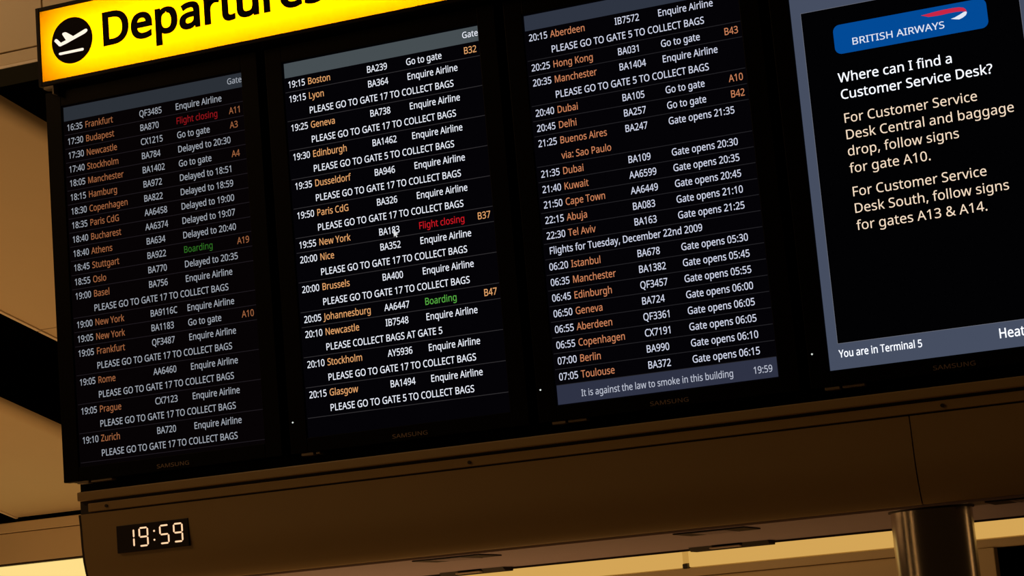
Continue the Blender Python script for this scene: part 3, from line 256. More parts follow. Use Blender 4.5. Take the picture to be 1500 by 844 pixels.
g 861 385,765,433,762,478,752,519,737,557,715,590,686,620,651,627,651,644,751,742,751,742,-13,738,-80,726,-139,706,-191,677,-235,641,-271,595,-300,541,-320,478,-332,406,-336,353,-335,304,-331,257,-324,213,-315,173,-303,136,-289,136,-175,173,-192,215,-207,261,-218,309,-227,360,-232,413,-234,473,-228,524,-209,565,-177,596,-135,614,-83,620,-22,620,7,621,20,621,36,622,55,623,74,624,89,625,99,619,99,591,64,558,36,522,14,481,-2,436,-11,387,-14,297,-3,221,31,159,88,113,165,86,261,77,374,86,485,113,580,159,659,221,718,296,753,402,661,362,657,326,646,295,627,268,602,245,569,228,529,215,483,207,431,204,373,210,287,227,217,256,160,295,120,345,95,405,87,441,88,474,93,503,102,528,113,551,129,570,148,586,171,599,198,609,228,616,263,620,302,622,345,622,374,619,438,612,493,599,539,580,577,556,608,527,632,491,648,449,658 63,1,0,63,2,1,62,2,63,62,3,2,7,9,8,7,10,9,62,4,3,61,4,62,61,5,4,61,64,5,64,6,5,61,65,64,100,6,64,60,65,61,99,6,100,60,66,65,99,7,6,99,98,7,98,97,7,97,96,7,96,95,7,95,94,7,94,10,7,60,67,66,60,68,67,60,69,68,59,69,60,59,70,69,59,71,70,93,10,94,58,71,59,58,72,71,92,10,93,58,73,72,57,73,58,91,10,92,57,74,73,90,10,91,89,10,90,57,75,74,88,10,89,56,75,57,87,10,88,56,76,75,86,10,87,85,45,86,45,10,86,55,76,56,55,77,76,84,45,85,83,45,84,55,78,77,82,45,83,81,46,82,46,45,82,81,47,46,44,10,45,55,79,78,80,47,81,43,10,44,79,47,80,54,79,55,54,47,79,42,10,43,54,48,47,41,10,42,54,49,48,40,10,41,53,49,54,39,10,40,53,50,49,38,10,39,53,51,50,52,51,53,38,11,10,37,11,38,37,12,11,36,12,37,35,12,36,35,13,12,25,27,26,34,13,35,34,14,13,25,28,27,25,29,28,33,14,34,25,30,29,25,31,30,32,14,33,25,32,31,25,14,32,25,15,14,25,16,15,24,16,25,24,17,16,23,17,24,22,17,23,22,18,17,21,18,22,20,18,21,20,19,18
h 866 242,752,242,734,241,716,240,697,239,679,237,663,235,647,244,647,261,672,281,693,304,711,329,727,356,740,385,750,415,757,446,762,478,763,535,760,586,751,630,735,667,712,697,682,721,646,738,601,749,549,752,489,752,0,630,0,630,480,626,536,612,581,590,616,557,641,515,656,462,661,410,658,366,647,331,630,302,605,279,574,263,537,251,493,245,444,242,388,242,0,119,0,119,1064,242,1064 45,47,46,45,0,47,15,17,16,14,17,15,14,18,17,13,18,14,45,1,0,13,19,18,12,19,13,11,19,12,11,20,19,45,2,1,10,20,11,45,3,2,10,21,20,9,21,10,45,4,3,8,21,9,8,34,21,34,22,21,45,5,4,7,34,8,45,6,5,7,35,34,33,22,34,7,36,35,32,22,33,45,7,6,45,40,7,40,39,7,39,38,7,38,37,7,37,36,7,32,23,22,31,23,32,30,23,31,30,24,23,29,24,30,29,25,24,45,41,40,28,25,29,45,42,41,28,26,25,27,26,28,45,43,42,45,44,43
i 361 182,1032,200,1030,217,1024,232,1013,244,998,251,978,254,954,251,930,244,910,232,895,217,884,200,878,182,875,163,878,145,884,130,895,119,910,112,930,109,954,112,978,119,998,130,1013,145,1024,163,1030,242,751,242,0,119,0,119,751 26,24,27,26,25,24,23,1,0,22,1,23,22,2,1,21,2,22,21,3,2,20,3,21,20,4,3,19,4,20,19,5,4,18,5,19,18,6,5,17,6,18,17,7,6,16,7,17,16,8,7,15,8,16,15,9,8,14,9,15,14,10,9,13,10,14,13,11,10,12,11,13
j 361 109,954,112,978,119,998,130,1013,145,1024,163,1030,182,1032,200,1030,217,1024,232,1013,244,998,251,978,254,954,251,930,244,910,232,895,217,884,200,878,182,875,163,878,145,884,130,895,119,910,112,930,31,-336,8,-336,-12,-334,-31,-331,-48,-328,-63,-324,-77,-319,-77,-220,-63,-223,-48,-227,-34,-230,-18,-232,-2,-233,15,-234,44,-231,68,-223,90,-209,106,-188,116,-157,119,-116,119,751,242,751,242,-112,240,-157,232,-197,220,-232,202,-263,179,-289,151,-310,117,-324,77,-333 43,45,44,43,46,45,43,47,46,42,47,43,42,48,47,41,48,42,40,48,41,40,49,48,39,49,40,30,32,31,38,49,39,30,33,32,30,34,33,30,35,34,37,49,38,30,36,35,37,50,49,30,37,36,30,50,37,30,51,50,30,52,51,30,53,52,29,53,30,28,53,29,28,54,53,27,54,28,26,54,27,26,24,54,25,24,26,5,7,6,4,7,5,4,8,7,3,8,4,3,9,8,2,9,3,2,10,9,1,10,2,1,11,10,0,11,1,0,12,11,23,12,0,23,13,12,22,13,23,22,14,13,21,14,22,21,15,14,20,15,21,20,16,15,19,16,20,19,17,16,18,17,19
k 748 241,508,241,492,240,472,239,450,237,426,236,405,235,387,241,387,247,395,256,406,266,419,277,433,289,447,300,461,312,475,322,487,331,497,570,751,714,751,410,430,735,0,587,0,326,350,241,276,241,0,119,0,119,1064,241,1064 25,27,26,25,0,27,16,18,17,16,19,18,25,1,0,15,19,16,25,2,1,14,19,15,13,19,14,25,3,2,12,19,13,25,4,3,11,19,12,10,19,11,10,20,19,25,5,4,9,22,10,22,20,10,8,22,9,25,6,5,7,22,8,25,7,6,25,23,7,23,22,7,21,20,22,25,24,23
l 361 242,0,119,0,119,1064,242,1064 1,3,2,1,0,3
m 1310 943,765,1020,757,1084,736,1133,700,1168,647,1189,577,1196,489,1196,0,1074,0,1074,483,1070,537,1058,582,1037,616,1008,641,969,656,922,661,856,654,804,633,765,598,739,550,724,488,718,415,718,0,597,0,597,483,595,520,589,553,580,582,567,606,550,626,529,641,505,652,476,659,443,661,396,658,356,647,324,630,297,605,277,575,261,538,251,495,244,445,242,389,242,0,119,0,119,751,218,751,237,648,244,648,261,673,280,695,302,714,326,729,351,742,378,752,406,759,435,763,465,765,520,761,568,751,610,734,645,710,673,678,695,639,702,639,730,678,764,710,805,734,849,751,895,761 56,58,57,69,1,0,55,58,56,55,59,58,68,1,69,54,59,55,68,2,1,53,59,54,53,60,59,67,2,68,44,46,45,44,47,46,52,60,53,67,3,2,52,61,60,66,3,67,51,61,52,50,61,51,50,62,61,65,3,66,65,4,3,49,62,50,64,15,65,15,4,65,49,32,62,32,63,62,48,33,49,33,32,49,48,34,33,64,16,15,14,4,15,31,63,32,48,35,34,13,4,14,64,17,16,30,63,31,44,48,47,44,39,48,39,38,48,38,37,48,37,36,48,36,35,48,13,5,4,29,63,30,12,5,13,29,64,63,29,17,64,29,18,17,28,18,29,11,5,12,27,18,28,27,19,18,26,19,27,10,5,11,10,6,5,25,19,26,25,20,19,44,40,39,9,6,10,24,20,25,44,41,40,9,7,6,24,21,20,23,21,24,8,7,9,44,42,41,23,22,21,44,43,42
n 866 480,765,563,757,630,736,683,700,722,647,744,577,752,489,752,0,630,0,630,480,626,536,612,581,590,616,557,641,515,656,462,661,388,653,330,630,290,591,263,538,248,470,242,389,242,0,119,0,119,751,218,751,237,648,244,648,262,673,283,695,306,714,332,729,359,742,388,752,418,759,449,763 35,1,0,34,1,35,33,1,34,33,2,1,32,2,33,23,25,24,23,26,25,31,2,32,31,3,2,30,3,31,29,3,30,29,4,3,28,4,29,27,15,28,15,4,28,27,16,15,14,4,15,13,4,14,27,17,16,23,27,26,23,19,27,19,18,27,18,17,27,13,5,4,12,5,13,11,5,12,10,5,11,10,6,5,23,20,19,9,6,10,9,7,6,8,7,9,23,21,20,23,22,21
o 847 772,377,769,317,761,261,747,211,729,165,705,124,677,88,645,57,608,32,567,12,521,-2,473,-11,422,-14,373,-11,328,-2,284,12,244,32,208,57,175,88,147,124,122,165,103,211,89,261,80,317,77,377,82,456,96,526,119,588,151,640,191,684,239,719,295,744,357,760,426,765,491,760,551,744,606,719,654,684,694,640,728,588,752,526,767,456,204,377,207,320,215,269,228,223,246,183,270,150,300,123,335,104,377,92,424,88,472,92,513,104,549,123,579,150,603,183,621,223,634,269,642,320,644,377,642,434,634,484,620,529,602,568,578,601,548,627,513,646,471,657,423,661,353,653,298,627,256,585,228,529,210,459 32,34,33,31,34,32,31,35,34,30,35,31,30,36,35,29,36,30,29,37,36,29,38,37,28,69,29,69,38,29,28,70,69,68,38,69,67,38,68,28,71,70,66,38,67,66,39,38,27,71,28,27,72,71,65,39,66,64,39,65,26,72,27,64,40,39,26,73,72,63,40,64,62,40,63,26,74,73,25,74,26,62,41,40,61,41,62,25,42,74,24,42,25,61,0,41,60,0,61,23,42,24,23,43,42,59,0,60,59,1,0,23,44,43,58,1,59,22,44,23,58,2,1,22,45,44,57,2,58,21,45,22,57,3,2,21,46,45,56,3,57,20,46,21,56,4,3,20,47,46,55,4,56,19,47,20,55,5,4,19,48,47,54,5,55,18,48,19,54,6,5,18,49,48,53,6,54,18,50,49,52,6,53,18,51,50,51,6,52,17,51,18,17,6,51,17,7,6,16,7,17,16,8,7,16,9,8,15,9,16,14,9,15,14,10,9,14,11,10,13,11,14,13,12,11
p 861 476,765,563,754,637,722,700,668,747,593,775,496,784,377,780,296,767,225,746,162,717,108,681,64,638,30,589,6,535,-9,475,-14,438,-12,404,-7,373,1,344,13,319,26,296,41,276,58,258,76,242,95,234,95,236,78,238,58,239,35,241,12,242,-9,242,-28,242,-336,119,-336,119,751,220,751,237,648,242,648,258,669,276,689,296,707,319,724,344,738,372,749,403,758,438,763,454,661,407,658,366,648,332,632,304,610,282,581,265,546,253,505,245,456,242,401,242,377,244,318,251,266,262,220,278,180,300,148,328,122,364,103,406,92,457,88,500,92,537,105,569,126,596,154,618,189,635,229,647,275,654,324,657,378,651,458,635,527,607,584,568,627,517,653 45,1,0,44,1,45,43,1,44,43,2,1,33,35,34,33,36,35,42,2,43,41,2,42,40,2,41,40,3,2,39,3,40,38,3,39,37,46,38,46,3,38,46,79,3,79,4,3,37,47,46,37,48,47,78,4,79,33,37,36,33,53,37,53,52,37,52,51,37,51,50,37,50,49,37,49,48,37,77,4,78,77,5,4,76,5,77,75,5,76,33,54,53,75,6,5,74,6,75,33,55,54,33,56,55,73,6,74,33,57,56,73,7,6,72,7,73,33,58,57,72,8,7,71,8,72,33,59,58,70,8,71,70,9,8,33,25,59,25,60,59,69,9,70,25,61,60,69,10,9,68,10,69,25,62,61,67,10,68,25,63,62,67,11,10,66,11,67,25,24,63,24,64,63,33,26,25,23,64,24,65,11,66,23,65,64,23,11,65,33,27,26,22,11,23,22,12,11,21,12,22,33,28,27,20,12,21,33,29,28,20,13,12,19,13,20,18,13,19,33,30,29,18,14,13,17,14,18,16,14,17,16,15,14,33,31,30,33,32,31
q 861 619,-15,619,2,620,22,620,43,622,65,624,84,626,101,618,101,593,71,564,44,529,20,487,1,438,-10,382,-14,297,-3,224,29,162,83,115,159,86,256,77,374,81,455,94,527,116,590,146,643,182,686,225,721,275,745,328,760,387,765,442,761,490,750,531,731,566,707,596,679,620,648,626,648,644,751,742,751,742,-336,619,-336,406,88,454,91,495,101,530,116,559,138,581,167,598,202,610,244,617,293,620,347,620,373,615,460,599,532,573,589,533,630,476,654,403,662,342,654,292,627,254,583,226,525,210,454,204,371,210,289,227,220,254,163,293,122,344,97 27,29,28,27,30,29,26,30,27,35,37,36,35,38,37,26,31,30,25,31,26,25,32,31,24,32,25,24,33,32,23,33,24,23,56,33,56,34,33,23,57,56,55,34,56,54,34,55,23,58,57,54,35,34,54,53,35,53,52,35,52,51,35,51,38,35,22,58,23,22,59,58,21,59,22,21,60,59,20,60,21,20,61,60,50,38,51,19,61,20,19,62,61,18,62,19,49,38,50,18,63,62,48,38,49,47,38,48,18,64,63,17,64,18,46,6,47,6,38,47,17,65,64,45,6,46,44,6,45,17,66,65,16,66,17,43,6,44,16,67,66,42,7,43,7,6,43,42,8,7,5,38,6,41,8,42,16,40,67,40,8,41,16,8,40,4,38,5,15,8,16,15,9,8,3,38,4,15,10,9,2,38,3,14,10,15,1,38,2,14,11,10,0,38,1,14,12,11,13,12,14,39,38,0
r 578 469,765,484,764,499,764,515,763,530,761,545,759,557,756,542,643,529,646,516,648,502,650,488,651,474,652,461,653,432,651,405,645,378,634,353,621,330,604,308,583,289,560,273,534,260,504,250,472,244,438,242,401,242,0,119,0,119,751,220,751,234,613,239,613,256,641,276,666,297,690,320,711,346,729,374,744,404,756,436,762 39,1,0,39,2,1,39,3,2,39,4,3,38,4,39,38,5,4,38,6,5,38,7,6,37,7,38,27,29,28,27,30,29,36,7,37,35,7,36,34,8,35,8,7,35,33,11,34,11,10,34,10,9,34,9,8,34,32,13,33,13,12,33,12,11,33,32,14,13,32,15,14,32,16,15,31,16,32,31,17,16,31,18,17,27,31,30,27,23,31,23,22,31,22,21,31,21,20,31,20,19,31,19,18,31,27,24,23,27,25,24,27,26,25
s 671 608,207,604,161,592,121,571,85,544,55,509,31,468,11,420,-3,367,-11,308,-14,258,-13,213,-8,173,-1,137,8,103,20,73,34,73,146,105,131,141,117,181,104,224,94,267,88,311,85,368,89,413,99,447,116,470,138,484,165,489,196,487,214,482,231,473,246,460,261,442,276,418,291,388,307,350,324,304,342,258,360,216,379,179,398,147,418,121,440,99,465,84,494,75,527,71,566,80,624,106,674,149,713,206,742,274,759,353,765,398,763,440,759,481,751,520,741,557,729,592,714,550,616,518,629,485,640,451,650,416,658,381,662,345,664,298,661,260,653,229,639,207,621,194,599,189,573,191,553,197,536,207,520,222,506,242,492,268,478,300,464,338,448,382,430,428,412,468,394,504,375,535,355,561,333,581,307,596,279,605,245 51,53,52,51,54,53,50,54,51,50,55,54,50,56,55,49,56,50,49,57,56,49,58,57,49,63,58,63,62,58,62,61,58,61,60,58,60,59,58,48,65,49,65,64,49,64,63,49,47,66,48,66,65,48,47,67,66,47,68,67,47,69,68,46,69,47,46,70,69,46,71,70,46,72,71,45,72,46,45,73,72,45,74,73,44,74,45,44,75,74,44,76,75,43,76,44,43,77,76,43,78,77,42,78,43,42,79,78,42,80,79,41,80,42,41,81,80,40,81,41,40,82,81,39,82,40,39,83,82,38,83,39,38,84,83,37,84,38,37,85,84,36,85,37,36,86,85,35,86,36,35,87,86,34,87,35,33,87,34,33,88,87,32,88,33,31,88,32,30,88,31,30,0,88,29,0,30,28,0,29,28,1,0,27,1,28,26,1,27,26,2,1,15,17,16,25,2,26,15,18,17,25,3,2,15,19,18,24,3,25,15,20,19,23,3,24,15,21,20,22,3,23,15,22,21,15,3,22,15,4,3,15,5,4,14,5,15,14,6,5,13,6,14,13,7,6,12,7,13,11,7,12,11,8,7,10,8,11,10,9,8
t 506 370,87,389,87,408,89,427,92,446,95,461,99,475,102,475,8,460,2,441,-3,419,-8,395,-11,371,-13,349,-14,311,-12,274,-5,240,6,209,23,182,47,160,77,143,115,132,162,129,218,129,655,22,655,22,714,130,763,179,923,252,923,252,751,469,751,469,655,252,655,252,221,256,180,267,146,285,120,309,101,337,90 26,28,27,26,29,28,25,29,26,25,30,29,25,31,30,24,31,25,23,31,24,22,32,23,32,31,23,22,33,32,22,34,33,21,34,22,21,35,34,20,35,21,20,36,35,20,37,36,19,37,20,5,7,6,19,38,37,4,7,5,3,7,4,2,7,3,19,0,38,1,7,2,0,7,1,19,7,0,18,7,19,17,7,18,16,7,17,16,8,7,15,8,16,15,9,8,15,10,9,14,10,15,14,11,10,14,12,11,13,12,14
u 866 746,751,746,0,646,0,627,99,622,99,604,75,584,53,560,35,534,20,507,7,478,-2,447,-9,416,-13,384,-14,327,-11,277,-1,233,15,196,37,165,67,141,104,124,148,114,200,111,259,111,751,235,751,235,268,240,213,253,168,276,133,308,108,350,93,402,88,454,92,498,102,534,120,563,144,586,175,603,212,614,256,621,305,623,360,623,751 22,24,23,22,25,24,40,0,41,40,1,0,39,1,40,38,1,39,22,26,25,21,26,22,37,1,38,21,27,26,36,1,37,20,27,21,35,3,36,3,1,36,20,28,27,19,28,20,34,3,35,19,29,28,33,3,34,19,30,29,18,30,19,32,4,33,4,3,33,32,5,4,2,1,3,18,31,30,31,5,32,18,5,31,18,6,5,17,6,18,17,7,6,16,7,17,16,8,7,16,9,8,15,9,16,15,10,9,14,10,15,14,11,10,14,12,11,13,12,14
v 711 284,0,0,751,132,751,291,308,299,287,307,264,315,239,323,215,331,191,338,167,343,146,348,126,352,109,357,109,361,126,367,146,373,168,381,192,388,216,397,241,406,265,413,288,420,308,580,751,711,751,426,0 0,2,1,0,3,2,22,24,23,22,25,24,0,4,3,21,25,22,20,25,21,0,5,4,19,25,20,0,6,5,18,25,19,0,7,6,17,25,18,0,8,7,16,25,17,0,9,8,15,25,16,0,10,9,14,25,15,0,11,10,13,25,14,0,12,11,0,13,12,0,25,13
w 1101 604,424,598,444,592,463,587,482,581,501,577,520,572,537,568,554,564,570,560,585,557,600,554,612,552,623,546,623,544,612,542,600,539,585,535,570,531,554,527,536,523,518,518,500,513,481,508,462,502,442,496,423,361,1,221,1,15,752,143,752,246,352,254,324,261,297,268,270,274,243,280,216,285,191,290,168,293,146,296,127,301,127,304,140,307,154,311,169,315,187,319,204,323,223,327,241,332,260,337,279,342,297,347,314,352,329,485,752,619,752,748,329,755,307,761,284,768,261,775,236,781,213,787,190,792,168,796,147,798,129,804,129,806,146,810,166,814,188,820,213,826,239,833,267,840,295,847,323,854,352,959,752,1085,752,877,1,732,1 27,29,28,27,30,29,52,54,53,52,13,54,13,12,54,12,55,54,74,76,75,74,77,76,52,14,13,11,55,12,52,15,14,10,55,11,52,16,15,9,55,10,52,17,16,8,55,9,7,55,8,52,18,17,6,55,7,52,19,18,5,55,6,52,20,19,4,55,5,52,21,20,3,55,4,52,22,21,2,55,3,52,23,22,1,55,2,52,24,23,0,55,1,52,25,24,78,55,0,52,26,25,27,31,30,73,77,74,51,26,52,78,56,55,27,32,31,72,77,73,50,26,51,78,57,56,27,33,32,49,26,50,71,77,72,78,58,57,48,26,49,27,34,33,70,77,71,78,59,58,47,26,48,27,35,34,46,26,47,69,77,70,78,60,59,45,26,46,27,36,35,68,77,69,78,61,60,44,26,45,27,37,36,78,62,61,67,77,68,43,26,44,42,26,43,78,63,62,27,38,37,66,77,67,41,26,42,78,64,63,27,39,38,65,77,66,40,26,41,78,65,64,78,77,65,27,40,39,27,26,40
x 741 297,384,38,751,178,751,371,468,563,751,702,751,443,384,716,0,576,0,371,300,164,0,25,0 0,2,1,0,3,2,3,5,4,3,6,5,0,6,3,11,6,0,11,9,6,9,7,6,11,10,9,8,7,9
y 714 1,751,133,751,296,324,305,299,313,274,321,251,329,228,336,205,343,183,349,161,354,140,359,119,364,119,371,145,380,175,391,211,403,249,416,287,429,325,581,751,714,751,391,-104,372,-148,351,-189,328,-226,303,-259,274,-286,242,-307,205,-323,164,-333,118,-336,96,-336,77,-335,59,-333,43,-330,28,-328,15,-325,15,-227,26,-229,39,-231,53,-232,67,-234,82,-235,98,-235,126,-234,151,-228,173,-219,193,-207,211,-191,227,-173,241,-152,254,-128,265,-102,304,-3 53,1,0,53,2,1,18,20,19,18,21,20,17,21,18,53,3,2,53,4,3,16,21,17,53,5,4,53,6,5,15,21,16,53,7,6,14,21,15,53,8,7,53,9,8,13,21,14,53,10,9,12,21,13,53,11,10,53,12,11,53,21,12,52,21,53,51,21,52,51,22,21,50,22,51,50,23,22,49,23,50,48,23,49,48,24,23,47,24,48,46,24,47,45,24,46,45,25,24,36,38,37,44,25,45,36,39,38,36,40,39,36,41,40,43,25,44,36,42,41,36,43,42,36,25,43,36,26,25,36,27,26,36,28,27,36,29,28,35,29,36,34,29,35,33,29,34,32,29,33,32,30,29,31,30,32
z 658 604,0,55,0,55,81,458,655,78,655,78,751,594,751,594,658,196,95,604,95 4,6,5,4,7,6,4,3,7,3,8,7,2,8,3,2,9,8,2,0,9,1,0,2
"""
